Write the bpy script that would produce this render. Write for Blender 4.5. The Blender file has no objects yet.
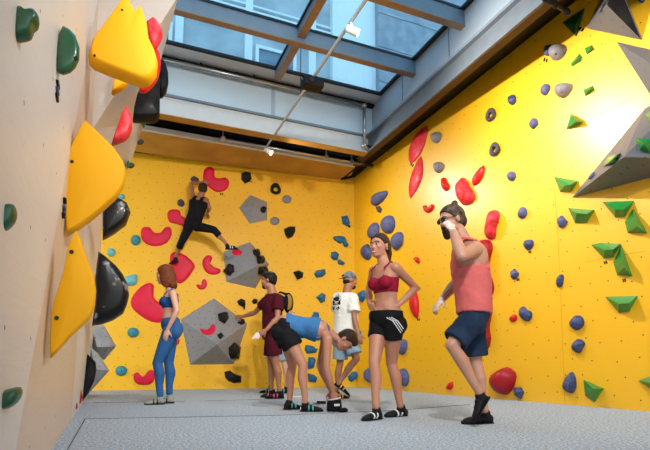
import bpy, bmesh, math, random
from mathutils import Vector, Matrix, noise
from mathutils.bvhtree import BVHTree
from mathutils.geometry import tessellate_polygon
random.seed(7)
SC = bpy.context.scene
COL = SC.collection
# ---------------------------------------------------------------- camera
F, YAW, PIT, PX, PY, HC = 484.0, math.radians(22.8), math.radians(7.2), 325.0, 302.4, 0.49
FW = Vector((math.sin(YAW)*math.cos(PIT), math.cos(YAW)*math.cos(PIT), math.sin(PIT)))
RT = Vector((math.cos(YAW), -math.sin(YAW), 0)); UP = RT.cross(FW)
HF = Vector((math.sin(YAW), math.cos(YAW), 0)); O = Vector((0, 0, HC)); Z = Vector((0, 0, 1))
cd = bpy.data.cameras.new('camera'); cam = bpy.data.objects.new('camera', cd); COL.objects.link(cam)
cam.location = O; cam.rotation_euler = (math.pi/2+PIT, 0, -YAW)
cd.sensor_width = 36; cd.lens = F/650*36; cd.shift_y = (PY-225)/650; cd.clip_start = .02; cd.clip_end = 300
SC.camera = cam
def V(*a): return Vector(a)
def ray(x, y): return FW+RT*((x-PX)/F)-UP*((y-PY)/F)
def on(x, y, p, n):
    d = ray(x, y); return O+d*((p-O).dot(n)/d.dot(n))
def onY(x, y, Y): return on(x, y, V(0, Y, 0), V(0, 1, 0))
def onX(x, y, X): return on(x, y, V(X, 0, 0), V(1, 0, 0))
def onZ(x, y, z=0.): return on(x, y, V(0, 0, z), Z)
def J(x, y, d):
    r = ray(x, y); return O+r*(d/r.dot(HF))
# ---------------------------------------------------------------- materials
def nt_new(name):
    m = bpy.data.materials.new(name); m.use_nodes = True
    nt = m.node_tree; b = nt.nodes['Principled BSDF']; return m, nt, b
def N(nt, t, **k):
    n = nt.nodes.new(t)
    for a, v in k.items():
        if a.startswith('i_'): n.inputs[int(a[2:])].default_value = v
        else: setattr(n, a, v)
    return n
def mth(nt, op, a, b=None, c=None):
    n = nt.nodes.new('ShaderNodeMath'); n.operation = op
    for i, v in enumerate((a, b, c)):
        if v is None: continue
        if isinstance(v, (int, float)): n.inputs[i].default_value = v
        else: nt.links.new(v, n.inputs[i])
    return n.outputs[0]
def mixc(nt, fac, a, b, mode='MIX'):
    n = nt.nodes.new('ShaderNodeMix'); n.data_type = 'RGBA'; n.blend_type = mode
    for i, v in ((0, fac), (6, a), (7, b)):
        if isinstance(v, (int, float)): n.inputs[i].default_value = v
        elif isinstance(v, tuple): n.inputs[i].default_value = v+(1,)*(4-len(v))
        else: nt.links.new(v, n.inputs[i])
    return n.outputs[2]
def mat(name, rgb, rough=.5, metal=0., coat=0., var=.12, vs=6., bump=0., bs=60., spec=.5, sss=0., rgb2=None, crough=.2, lo=.35, hi=.65):
    m, nt, b = nt_new(name)
    tc = N(nt, 'ShaderNodeTexCoord'); no = N(nt, 'ShaderNodeTexNoise')
    no.inputs['Scale'].default_value = vs; no.inputs['Detail'].default_value = 4
    nt.links.new(tc.outputs['Object'], no.inputs['Vector'])
    rm = N(nt, 'ShaderNodeMapRange'); rm.inputs['From Min'].default_value = lo; rm.inputs['From Max'].default_value = hi
    nt.links.new(no.outputs['Fac'], rm.inputs['Value'])
    c2 = rgb2 or tuple(c*(1-var) for c in rgb)
    nt.links.new(mixc(nt, rm.outputs[0], rgb, c2), b.inputs['Base Color'])
    b.inputs['Roughness'].default_value = rough; b.inputs['Metallic'].default_value = metal
    b.inputs['Coat Weight'].default_value = coat; b.inputs['Coat Roughness'].default_value = crough
    b.inputs['Specular IOR Level'].default_value = spec
    if sss:
        b.inputs['Subsurface Weight'].default_value = sss; b.inputs['Subsurface Radius'].default_value = (.02, .008, .004)
        b.inputs['Subsurface Scale'].default_value = .5
    if bump:
        n2 = N(nt, 'ShaderNodeTexNoise'); n2.inputs['Scale'].default_value = bs; n2.inputs['Detail'].default_value = 5
        nt.links.new(tc.outputs['Object'], n2.inputs['Vector'])
        bp = N(nt, 'ShaderNodeBump'); bp.inputs['Strength'].default_value = bump; bp.inputs['Distance'].default_value = .01
        nt.links.new(n2.outputs['Fac'], bp.inputs['Height']); nt.links.new(bp.outputs[0], b.inputs['Normal'])
    return m
def panel_mat(name, rgb, rgb2, ax, pitch=.2, r=.04, rough=.42, coat=.25, crough=.3, grain=.1, off=0.):
    """painted climbing panel with its staggered rows of bolt holes; ax = the axis that runs along the panel"""
    m, nt, b = nt_new(name)
    tc = N(nt, 'ShaderNodeTexCoord'); sp = N(nt, 'ShaderNodeSeparateXYZ'); nt.links.new(tc.outputs['Object'], sp.inputs[0])
    u = mth(nt, 'ADD', mth(nt, 'DIVIDE', sp.outputs[ax], pitch), 100.+off); v = mth(nt, 'ADD', mth(nt, 'DIVIDE', sp.outputs[2], pitch*.9), 100.)
    row = mth(nt, 'FLOOR', v); u = mth(nt, 'ADD', u, mth(nt, 'MULTIPLY', mth(nt, 'MODULO', row, 2.), .5))
    cb = N(nt, 'ShaderNodeCombineXYZ'); nt.links.new(mth(nt, 'FLOOR', u), cb.inputs[0]); nt.links.new(row, cb.inputs[1])
    wn = N(nt, 'ShaderNodeTexWhiteNoise'); wn.noise_dimensions = '2D'; nt.links.new(cb.outputs[0], wn.inputs['Vector'])
    sc = N(nt, 'ShaderNodeSeparateColor'); nt.links.new(wn.outputs['Color'], sc.inputs[0])
    fu = mth(nt, 'ADD', mth(nt, 'SUBTRACT', mth(nt, 'FRACT', u), .5), mth(nt, 'MULTIPLY', mth(nt, 'SUBTRACT', sc.outputs[0], .5), .35))
    fv = mth(nt, 'ADD', mth(nt, 'SUBTRACT', mth(nt, 'FRACT', v), .5), mth(nt, 'MULTIPLY', mth(nt, 'SUBTRACT', sc.outputs[1], .5), .35))
    d = mth(nt, 'SQRT', mth(nt, 'ADD', mth(nt, 'MULTIPLY', fu, fu), mth(nt, 'MULTIPLY', fv, fv)))
    hole = mth(nt, 'LESS_THAN', d, r)
    no = N(nt, 'ShaderNodeTexNoise'); no.inputs['Scale'].default_value = 1.3; no.inputs['Detail'].default_value = 6
    nt.links.new(tc.outputs['Object'], no.inputs['Vector'])
    mp = N(nt, 'ShaderNodeMapping'); mp.inputs['Scale'].default_value = (1.5, 1.5, 22) ; nt.links.new(tc.outputs['Object'], mp.inputs[0])
    n2 = N(nt, 'ShaderNodeTexNoise'); n2.inputs['Scale'].default_value = 3; n2.inputs['Detail'].default_value = 8; nt.links.new(mp.outputs[0], n2.inputs['Vector'])
    c = mixc(nt, mth(nt, 'MULTIPLY', no.outputs['Fac'], .8), rgb, rgb2)
    c = mixc(nt, mth(nt, 'MULTIPLY', n2.outputs['Fac'], grain), c, tuple(x*.55 for x in rgb2))
    c = mixc(nt, hole, c, (.02, .015, .01))
    nt.links.new(c, b.inputs['Base Color'])
    b.inputs['Roughness'].default_value = rough; b.inputs['Coat Weight'].default_value = coat; b.inputs['Coat Roughness'].default_value = crough
    bp = N(nt, 'ShaderNodeBump'); bp.inputs['Strength'].default_value = .12; bp.inputs['Distance'].default_value = .01
    nt.links.new(n2.outputs['Fac'], bp.inputs['Height']); nt.links.new(bp.outputs[0], b.inputs['Normal'])
    return m
def emis(name, rgb, s):
    m, nt, b = nt_new(name); b.inputs['Emission Color'].default_value = rgb+(1,); b.inputs['Emission Strength'].default_value = s
    b.inputs['Base Color'].default_value = rgb+(1,); return m
YEL = (.90, .49, .003); YEL2 = (.86, .445, .002)
M = dict(
 wall_b=panel_mat('yellow_panel_back', YEL, YEL2, 0, coat=.08, rough=.6), wall_r=panel_mat('yellow_panel_right', YEL, YEL2, 1, pitch=.24, r=.036, coat=.9, crough=.36),
 ply=panel_mat('white_panel', (.80, .76, .74), (.72, .67, .64), 1, pitch=.45, r=.02, coat=.15, grain=.25),
 peach=panel_mat('bare_ply_panel', (.76, .62, .50), (.68, .54, .42), 1, pitch=.45, r=.02, coat=.15, grain=.3),
 volg=panel_mat('grey_volume', (.30, .30, .31), (.25, .25, .26), 0, pitch=.13, r=.06, rough=.6, coat=0, grain=.25),
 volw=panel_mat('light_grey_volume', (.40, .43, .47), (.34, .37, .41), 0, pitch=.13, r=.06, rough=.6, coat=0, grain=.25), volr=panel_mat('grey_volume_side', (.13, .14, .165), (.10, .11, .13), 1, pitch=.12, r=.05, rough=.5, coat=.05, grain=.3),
 ymac=mat('yellow_macro', (.90, .42, .002), .6, spec=.25, coat=0., var=.05, vs=2, bump=.06, bs=200),
 pink=mat('pink_hold', (.72, .008, .045), .5, spec=.3, var=.08, bump=.08, bs=150), red=mat('red_hold', (.68, .010, .010), .45, spec=.3, coat=.1, var=.15, bump=.1, bs=90),
 redp=mat('chalky_red_hold', (.68, .010, .015), .5, spec=.25, rgb2=(.72, .07, .09), vs=14, coat=.05, bump=.15, bs=70),
 dred=mat('dark_red_hold', (.38, .006, .014), .45, spec=.3, var=.2, coat=.15, bump=.1),
 green=mat('green_hold', (.003, .27, .045), .42, var=.25, vs=10, coat=.2, bump=.2, bs=60), dgreen=mat('dark_green_hold', (.004, .085, .022), .35, var=.2, coat=.3, bump=.1),
 teal=mat('teal_hold', (.03, .26, .33), .5, var=.2, vs=12, bump=.25, bs=60), cyan=mat('pale_cyan_hold', (.14, .50, .58), .5, var=.15, vs=12, bump=.2),
 blue=mat('blue_hold', (.004, .12, .28), .45, var=.25, vs=12, bump=.25, bs=60), slate=mat('slate_blue_hold', (.11, .12, .26), .55, spec=.3, var=.3, vs=14, bump=.3, bs=60),
 navy=mat('navy_hold', (.012, .03, .12), .5, rgb2=(.07, .09, .2), vs=20, bump=.4, bs=50),
 grey=mat('grey_hold', (.24, .23, .25), .6, var=.2, vs=20, bump=.2), dgrey=mat('dark_grey_hold', (.07, .07, .09), .5, spec=.3, var=.3, bump=.2),
 black=mat('black_hold', (.010, .009, .009), .35, rgb2=(.022, .02, .018), bump=.4, bs=40, spec=.08), gloss=mat('glossy_black_macro', (.004, .004, .005), .38, spec=.2, coat=.12, bump=.1, bs=20, rgb2=(.35, .35, .37), vs=7, crough=.15, lo=.60, hi=.72),
 chalkblack=mat('chalked_black_macro', (.007, .007, .008), .5, spec=.1, rgb2=(.015, .015, .017), vs=9, coat=.03, bump=.15, bs=25),
 bolt=mat('bolt_steel', (.03, .028, .026), .4, metal=.6), boltr=mat('red_bolt', (.4, .02, .02), .4),
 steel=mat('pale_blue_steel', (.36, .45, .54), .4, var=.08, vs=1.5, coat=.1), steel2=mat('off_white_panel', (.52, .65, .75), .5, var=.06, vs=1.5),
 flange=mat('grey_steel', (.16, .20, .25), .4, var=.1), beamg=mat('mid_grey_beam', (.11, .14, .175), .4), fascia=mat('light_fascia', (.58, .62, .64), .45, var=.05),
 dark=mat('dark_recess', (.012, .010, .009), .8, spec=.1), gasket=mat('black_gasket', (.006, .006, .007), .5),
 brown=mat('brown_soffit_and_bounce', (.52, .27, .045), .5, var=.25, vs=2, bump=.05), chrome=mat('pipe_metal', (.45, .43, .40), .3, metal=.9),
 blackmetal=mat('black_metal', (.008, .008, .009), .5, spec=.15), white=mat('white_enamel', (.85, .85, .83), .35, var=.02),
 warmlit=mat('warm_lit_underside', (.30, .19, .11), .35, metal=.3), brown2=mat('dark_brown_soffit', (.08, .04, .014), .5, spec=.2, var=.3, vs=2), bars=mat('blue_grey_bar', (.17, .24, .32), .4), lamp=emis('lamp_glow', (1, .93, .82), 14.),
 ceil=mat('dark_ceiling', (.05, .04, .03), .8, spec=.1), edge=mat('black_gap_shade', (.006, .005, .004), .8, spec=.1),
)
# carpet
m, nt, b = nt_new('grey_carpet'); tc = N(nt, 'ShaderNodeTexCoord')
a = N(nt, 'ShaderNodeTexNoise'); a.inputs['Scale'].default_value = 55; a.inputs['Detail'].default_value = 3; a.inputs['Roughness'].default_value = .8
c = N(nt, 'ShaderNodeTexNoise'); c.inputs['Scale'].default_value = 1.2; c.inputs['Detail'].default_value = 5
for q in (a, c): nt.links.new(tc.outputs['Object'], q.inputs['Vector'])
r1 = N(nt, 'ShaderNodeMapRange'); r1.inputs['From Min'].default_value = .36; r1.inputs['From Max'].default_value = .62; nt.links.new(a.outputs['Fac'], r1.inputs['Value'])
x = mixc(nt, r1.outputs[0], (.10, .13, .17), (.64, .74, .84)); x = mixc(nt, mth(nt, 'MULTIPLY', c.outputs['Fac'], .35), x, (.30, .35, .40))
nt.links.new(x, b.inputs['Base Color']); b.inputs['Roughness'].default_value = .95
bp = N(nt, 'ShaderNodeBump'); bp.inputs['Strength'].default_value = .5; bp.inputs['Distance'].default_value = .006; nt.links.new(a.outputs['Fac'], bp.inputs['Height']); nt.links.new(bp.outputs[0], b.inputs['Normal'])
M['carpet'] = m; M['seam'] = mat('carpet_seam', (.09, .10, .12), .9); M['joint'] = mat('panel_joint', (.55, .27, .004), .7)
# thin tinted roof glass
m = bpy.data.materials.new('blue_roof_glass'); m.use_nodes = True; nt = m.node_tree; nt.nodes.clear()
o = N(nt, 'ShaderNodeOutputMaterial'); tr = N(nt, 'ShaderNodeBsdfTransparent'); gl = N(nt, 'ShaderNodeBsdfGlossy'); mx = N(nt, 'ShaderNodeMixShader'); fr = N(nt, 'ShaderNodeLayerWeight')
tr.inputs[0].default_value = (.64, .84, .94, 1); gl.inputs['Roughness'].default_value = .03; fr.inputs[0].default_value = .12
nt.links.new(fr.outputs[0], mx.inputs[0]); nt.links.new(tr.outputs[0], mx.inputs[1]); nt.links.new(gl.outputs[0], mx.inputs[2]); nt.links.new(mx.outputs[0], o.inputs[0]); M['glass'] = m
# ---------------------------------------------------------------- mesh helpers
def mkobj(name, verts, faces, m, parent=None, origin=None, smooth=False):
    """verts in world space; the object's origin sits at `origin`, its parent's origin by default"""
    og = Vector(origin) if origin is not None else (parent.matrix_world.translation.copy() if parent is not None else V(0, 0, 0))
    me = bpy.data.meshes.new(name); me.from_pydata([tuple(Vector(v)-og) for v in verts], [], faces); me.validate()
    bm = bmesh.new(); bm.from_mesh(me); bmesh.ops.recalc_face_normals(bm, faces=bm.faces)
    for f in bm.faces: f.smooth = smooth
    bm.to_mesh(me); bm.free()
    o = bpy.data.objects.new(name, me); COL.objects.link(o)
    if m is not None: me.materials.append(M[m] if isinstance(m, str) else m)
    if parent is not None:
        o.parent = parent; o.matrix_parent_inverse = Matrix.Identity(4); o.location = og-parent.matrix_world.translation
        o.matrix_world = Matrix.Translation(og)
    else: o.location = og; o.matrix_world = Matrix.Translation(og)
    return o
def empty(name, loc):
    o = bpy.data.objects.new(name, None); COL.objects.link(o); o.location = loc; o.matrix_world = Matrix.Translation(loc); o.empty_display_size = .1
    return o
def tag(o, label=None, cat=None, group=None, kind=None):
    if label: o['label'] = label
    if cat: o['category'] = cat
    if group: o['group'] = group
    if kind: o['kind'] = kind
    return o
def boxv(lo, hi):
    x0, y0, z0 = lo; x1, y1, z1 = hi
    v = [(x0, y0, z0), (x1, y0, z0), (x1, y1, z0), (x0, y1, z0), (x0, y0, z1), (x1, y0, z1), (x1, y1, z1), (x0, y1, z1)]
    return v, [(0, 3, 2, 1), (4, 5, 6, 7), (0, 1, 5, 4), (1, 2, 6, 5), (2, 3, 7, 6), (3, 0, 4, 7)]
def merge(parts):
    v = []; f = []
    for a, b in parts:
        k = len(v); v += list(a); f += [tuple(i+k for i in q) for q in b]
    return v, f
def boxes(name, bl, m, parent=None, origin=None):
    return mkobj(name, *merge([boxv(*q) for q in bl]), m, parent, origin)
def frame_axes(d):
    d = d.normalized(); a = Z if abs(d.z) < .9 else V(1, 0, 0); u = d.cross(a).normalized(); return u, u.cross(d).normalized()
def loft(secs, n=16, flat=True):
    """secs: (centre, half axis a, half axis b) -> closed tube with flat ends"""
    v = []; f = []
    for c, a, b in secs:
        for k in range(n):
            t = 2*math.pi*k/n; v.append(c+a*math.cos(t)+b*math.sin(t))
    for i in range(len(secs)-1):
        for k in range(n):
            k2 = (k+1) % n; f.append((i*n+k, i*n+k2, (i+1)*n+k2, (i+1)*n+k))
    c0 = len(v); v.append(secs[0][0]); v.append(secs[-1][0]); e = (len(secs)-1)*n
    for k in range(n):
        k2 = (k+1) % n; f.append((c0, k2, k)); f.append((c0+1, e+k, e+k2))
    return v, f
def cap(p0, p1, r0, r1, n=14):
    d = (p1-p0); L = d.length; d = d.normalized() if L > 1e-6 else Z; u, w = frame_axes(d); S = []
    for t in (-.98, -.85, -.6, -.3): S.append((p0+d*r0*t, u*r0*math.sqrt(1-t*t), w*r0*math.sqrt(1-t*t)))
    S += [(p0, u*r0, w*r0), (p1, u*r1, w*r1)]
    for t in (.3, .6, .85, .98): S.append((p1+d*r1*t, u*r1*math.sqrt(1-t*t), w*r1*math.sqrt(1-t*t)))
    return loft(S, n)
def tube(pts, r, n=10):
    S = []
    for i, p in enumerate(pts):
        d = (pts[min(i+1, len(pts)-1)]-pts[max(i-1, 0)]); u, w = frame_axes(d); S.append((p, u*r, w*r))
    return loft(S, n)
def ell(c, ax, ay, az, cuts=()):
    bm = bmesh.new(); bmesh.ops.create_icosphere(bm, subdivisions=3, radius=1)
    for v in bm.verts: v.co = c+ax*v.co.x+ay*v.co.y+az*v.co.z
    for p, n in cuts:
        bmesh.ops.bisect_plane(bm, geom=bm.verts[:]+bm.edges[:]+bm.faces[:], plane_co=p, plane_no=n, clear_outer=True)
        bmesh.ops.holes_fill(bm, edges=[e for e in bm.edges if e.is_boundary])
    bm.verts.index_update()
    r = ([v.co.copy() for v in bm.verts], [tuple(v.index for v in f.verts) for f in bm.faces]); bm.free(); return r
# ---------------------------------------------------------------- support surfaces that holds are fixed to
SUP = []; TREE = [None]
def support(o):
    SUP.append(([o.matrix_world @ v.co for v in o.data.vertices], [tuple(p.vertices) for p in o.data.polygons])); TREE[0] = None
def hit(x, y):
    if TREE[0] is None: TREE[0] = BVHTree.FromPolygons(*merge(SUP))
    d = ray(x, y).normalized(); loc, n, i, t = TREE[0].ray_cast(O, d)
    if loc is None: raise RuntimeError('no support at %s,%s' % (x, y))
    return loc, (-n if n.dot(d) > 0 else n)
def closed_curve(p, k=3):
    """Catmull-Rom through the outline"""
    n = len(p); out = []
    for i in range(n):
        a, b, c, d = p[i-1], p[i], p[(i+1) % n], p[(i+2) % n]
        for j in range(k):
            t = j/k; out.append(.5*((2*b)+(c-a)*t+(2*a-5*b+4*c-d)*t*t+(3*b-a-3*c+d)*t**3))
    return out
def circ(x, y, rx, ry=None, rot=0, n=12, wob=0.):
    ry = ry or rx; q = []; rnd = random.Random(int(x*37+y*91)); c, s = math.cos(math.radians(rot)), math.sin(math.radians(rot))
    for i in range(n):
        t = 2*math.pi*i/n; w = 1+wob*(rnd.random()*2-1); a, b = rx*w*math.cos(t), ry*w*math.sin(t); q.append((x+a*c-b*s, y+a*s+b*c))
    return q
def area2(p): return sum(p[i-1].x*p[i].y-p[i].x*p[i-1].y for i in range(len(p)))/2
def hull(vs):
    bm = bmesh.new(); [bm.verts.new(v) for v in vs]; r = bmesh.ops.convex_hull(bm, input=bm.verts)
    bmesh.ops.delete(bm, geom=list({g for g in r['geom_interior']+r['geom_unused'] if isinstance(g, bmesh.types.BMVert)}), context='VERTS')
    bm.verts.index_update(); o = ([v.co.copy() for v in bm.verts], [tuple(v.index for v in f.verts) for f in bm.faces]); bm.free(); return o
def solid(pts, loc, n, h, kind, rough=0., apex=(), smoothk=3, back=None, sc=.3):
    """pixel outline pts -> solid standing on the plane (loc, n); h = how far it stands out"""
    u = (Z-n*Z.dot(n)); u = u.normalized() if u.length > .1 else V(0, 1, 0); w = n.cross(u)
    P = [on(x, y, loc, n)-loc for x, y in pts]; P = [Vector((p.dot(w), p.dot(u))) for p in P]
    if area2(P) < 0: P.reverse()
    W = lambda q, z: loc+w*q.x+u*q.y+n*z
    if kind == 'gem':
        vs = [W(q, -.01) for q in P]+[W(q*.97, .012) for q in P] + [on(x, y, loc+n*h*(k[0] if k else 1), n) for x, y, *k in apex]
        return hull(vs)
    if smoothk > 1: P = closed_curve(P, smoothk)
    m = len(P)
    if kind == 'dome':
        c = sum(P, Vector((0, 0)))/m; rings = [(1., -.01)]+[(math.cos(t), h*math.sin(t)) for t in [i*math.pi/2/7 for i in range(0, 7)]]
        v = []; f = []
        size = max((q-c).length for q in P)
        for s, z in rings:
            for q in P:
                p3 = W(c+(q-c)*s, z)
                if rough and z > 0: p3 += noise.noise_vector(p3*(1.2/size)+V(3, 1, 7))*rough*size
                v.append(p3)
        v.append(W(c, h)); k = len(rings)
        for i in range(k-1):
            for j in range(m): f.append((i*m+j, i*m+(j+1) % m, (i+1)*m+(j+1) % m, (i+1)*m+j))
        for j in range(m): f.append(((k-1)*m+j, (k-1)*m+(j+1) % m, k*m))
        if back:   # rounded to the other side too
            k0 = len(v)
            for s, z in [(math.cos(t), -back*math.sin(t)) for t in [i*math.pi/2/6 for i in range(1, 6)]]:
                for q in P: v.append(W(c+(q-c)*s, z))
            v.append(W(c, -back)); prev = 0
            for i in range(5):
                for j in range(m): f.append((prev+j, prev+(j+1) % m, k0+i*m+(j+1) % m, k0+i*m+j))
                prev = k0+i*m
            for j in range(m): f.append((prev+j, prev+(j+1) % m, len(v)-1))
        else: f.append(tuple(range(m)))
        return v, f
    # pad: rounded edge, flat top, follows a concave outline
    mn = []
    for i in range(m):
        t = (P[(i+1) % m]-P[i-1]); t = t.normalized() if t.length > 1e-9 else Vector((1, 0)); mn.append(Vector((-t.y, t.x)))
    xs = [q.x for q in P]; ys = [q.y for q in P]; ins = sc*min(max(xs)-min(xs), max(ys)-min(ys))*.5
    v = []; f = []; rings = [(0, -.01)]+[(ins*(1-math.cos(t)), h*math.sin(t)) for t in [i*math.pi/2/5 for i in range(6)]]
    cur = P; last = 0
    for s, z in rings:
        q = [P[i]+mn[i]*s for i in range(m)]
        for _ in range(int(4*s/max(ins, 1e-6))): q = [q[i]*.5+(q[i-1]+q[(i+1) % m])*.25 for i in range(m)]
        v += [W(a, z) for a in q]
    k = len(rings)
    for i in range(k-1):
        for j in range(m): f.append((i*m+j, i*m+(j+1) % m, (i+1)*m+(j+1) % m, (i+1)*m+j))
    top = (k-1)*m
    for t in tessellate_polygon([[Vector((a.x, a.y, 0)) for a in q]]): f.append(tuple(top+i for i in t))
    for t in tessellate_polygon([[Vector((a.x, a.y, 0)) for a in P]]): f.append(tuple(t))
    return v, f
# ================================================================ SETTING
def struct(name, vf, m, parent=None, origin=None):
    o = mkobj(name, vf[0], vf[1], m, parent, origin)
    if parent is None: o['kind'] = 'structure'
    return o
def prism(poly, z0, z1):
    n = len(poly); v = [V(p[0], p[1], z0) for p in poly]+[V(p[0], p[1], z1) for p in poly]
    return v, [tuple(range(n)), tuple(range(n, 2*n))]+[(i, (i+1) % n, n+(i+1) % n, n+i) for i in range(n)]
fl = struct('floor', boxv((-3, -3, -.3), (6.2, 11, 0)), 'carpet')
CX, CY = 4.60, 9.28
RX = lambda y: CX+(CY-y)*.0782
BY = lambda x: CY+(CX-x)*.125
wr = struct('wall_right', prism([(CX, CY), (CX+.2, CY+.2), (RX(-3)+.2, -3), (RX(-3), -3)], 0, 5.35), 'wall_r')
wb = struct('wall_back', prism([(CX, CY), (-1.6, BY(-1.6)), (-1.6, BY(-1.6)+.2), (CX+.2, CY+.2)], 0, 4.68), 'wall_b')
support(wr); support(wb)
for L in (((545, 80), (547, 105), (557, 220), (561, 300), (565, 403)), ((480, 171), (560, 133), (632, 98)), ((585, 262), (645, 251))):
    L = [hit(*q) for q in L]; n_ = L[0][1]
    struct('panel_joint', tube([q[0]+n_*.0003 for q in L], .0022, 6), 'joint', wr)
for (a, b) in (((85, 419), (276, 415.5)), ((276, 415.5), (396, 410.5)), ((396, 410.5), (470, 404.6)), ((93, 402.6), (185, 402)), ((205, 401), (262, 399.6))):
    p, q = onZ(*a), onZ(*b); d = (q-p).normalized(); w = V(-d.y, d.x, 0)*.005
    n = 14; L = [p.lerp(q, i/n)+V(0, noise.noise(V(i*.9, a[0], 0))*.02, 0) for i in range(n+1)]
    struct('carpet_seam', loft([(c+Z*.001, w*(1+.5*noise.noise(V(i*2., 3, a[0]))), Z*.003) for i, c in enumerate(L)], 6), 'seam', fl)
p, q = onZ(85, 419), onZ(66, 452); struct('carpet_seam', loft([(p, V(.006, 0, 0), Z*.003), (q, V(.004, 0, 0), Z*.003)], 6), 'seam', fl)
# left wall: a plumb white panel, a bare plywood facet and a white panel leaning into the room
A0 = [V(-.29, -3, 0), V(-.32, 1.9, 0), V(-.41, 5.4, 4.5), V(-.38, -3, 4.5)]
K = onY(92, 130, 6.5); P7 = V(-.37, 4.9, 0); P2 = V(.41, 5.25, 4.62); P3 = onY(144, 122, 8.3); P4 = onY(102, 230, 8.4); P5 = V(-.43, 8.6, 0); P4b = onY(134, 153, 8.35)
lv = A0+[K, P7, P2, P3, P4, P5, P4b, onY(96, 320, 8.45)]
o = mkobj('wall_left', lv, [(0, 1, 2, 3), (1, 5, 4, 2), (2, 4, 6), (4, 7, 6), (4, 10, 7), (4, 8, 10), (4, 5, 8), (5, 11, 8), (5, 9, 11)], 'ply')
o['kind'] = 'structure'; o.data.materials.append(M['peach'])
for p in o.data.polygons:
    if set(p.vertices) in ({1, 5, 4, 2},): p.material_index = 1
support(o); WL = o
sm = o.modifiers.new('thickness', 'SOLIDIFY'); sm.thickness = .05; sm.offset = -1 if o.data.polygons[0].normal.x > 0 else 1
# ceiling parts round the roof light
far = [onZ(100, 146.5, 4.52), onZ(333, 180, 4.52), onZ(351, 175.5, 4.52)]
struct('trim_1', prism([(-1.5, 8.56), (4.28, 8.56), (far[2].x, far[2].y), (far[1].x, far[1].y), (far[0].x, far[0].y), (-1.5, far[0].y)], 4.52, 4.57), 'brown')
struct('trim_2', boxv((-1.5, 8.50, 4.50), (4.25, 8.57, 4.58)), 'fascia')
struct('trim_3', prism([(-1.5, 8.5), (4.5, 8.5), (4.72, 9.5), (-1.5, 10.4)], 4.62, 4.66), 'edge')  # black sheet stands in for the shade in the gap above the wall
zt_ = lambda y: 4.60+(9.3-y)*.072
sv = []
for yy in (9.35, 8, 6.5, 5, 3.5, 2, -3): sv += [V(4.30, yy, 4.50), V(RX(yy)+.02, yy, zt_(yy)), V(RX(yy)+.02, yy, zt_(yy)+.04), V(4.30, yy, 4.55)]
sf = [(0, 1, 2, 3), (24, 27, 26, 25)]
for i_ in range(6):
    for j_ in range(4): sf.append((i_*4+j_, i_*4+4+j_, i_*4+4+(j_+1) % 4, i_*4+(j_+1) % 4))
struct('trim_20', (sv, sf), 'edge')  # sloping black sheet painted as the dark gap along the right wall
struct('trim_4', boxv((-1.5, 7.83, 4.495), (4.2, 8.02, 4.53)), 'brown')  # flange underside: the yellow wall's reflection put in as brown colour
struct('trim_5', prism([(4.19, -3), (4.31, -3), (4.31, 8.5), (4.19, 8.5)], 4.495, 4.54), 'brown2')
struct('ceiling', merge([boxv((-3, 7.9, 5.0), (5.8, 11, 5.1)), boxv((4.4, -3, 5.36), (6.2, 8, 5.45)), boxv((-3, -3, 5.0), (5.8, 1.0, 5.1)), boxv((-3, 1, 5.0), (-.75, 8, 5.1))]), 'ceil')
# steel beams of the roof opening, with their flanges
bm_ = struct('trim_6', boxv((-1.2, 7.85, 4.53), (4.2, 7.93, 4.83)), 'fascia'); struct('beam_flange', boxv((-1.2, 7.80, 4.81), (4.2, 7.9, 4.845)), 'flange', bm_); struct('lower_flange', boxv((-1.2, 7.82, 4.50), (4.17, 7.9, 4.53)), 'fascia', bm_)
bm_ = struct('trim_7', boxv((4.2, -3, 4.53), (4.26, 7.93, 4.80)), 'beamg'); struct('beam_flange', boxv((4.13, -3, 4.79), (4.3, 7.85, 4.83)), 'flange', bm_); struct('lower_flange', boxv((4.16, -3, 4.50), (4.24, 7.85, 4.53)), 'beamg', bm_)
struct('beam_stiffener', boxv((4.04, 7.83, 4.53), (4.08, 7.86, 4.8)), 'steel2', bm_)
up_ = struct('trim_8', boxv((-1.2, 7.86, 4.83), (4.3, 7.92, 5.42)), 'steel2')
for xx in (2.3,): struct('joint_strip', boxv((xx-.03, 7.84, 4.84), (xx+.03, 7.87, 5.42)), 'steel', up_)
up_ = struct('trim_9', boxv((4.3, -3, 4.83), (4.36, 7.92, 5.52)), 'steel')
for yy in (6.75, 5.45, 3.9): struct('joint_strip', boxv((4.292, yy-.006, 4.84), (4.302, yy+.006, 5.5)), 'flange', up_)
struct('trim_10', boxv((-1.2, 7.5, 5.50), (4.36, 7.92, 5.58)), 'fascia')
struct('trim_11', boxv((-1.2, 7.76, 5.42), (4.3, 7.9, 5.47)), 'blackmetal')
struct('trim_12', boxv((-.8, 1.0, 4.5), (-.74, 7.9, 5.5)), 'steel')
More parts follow.
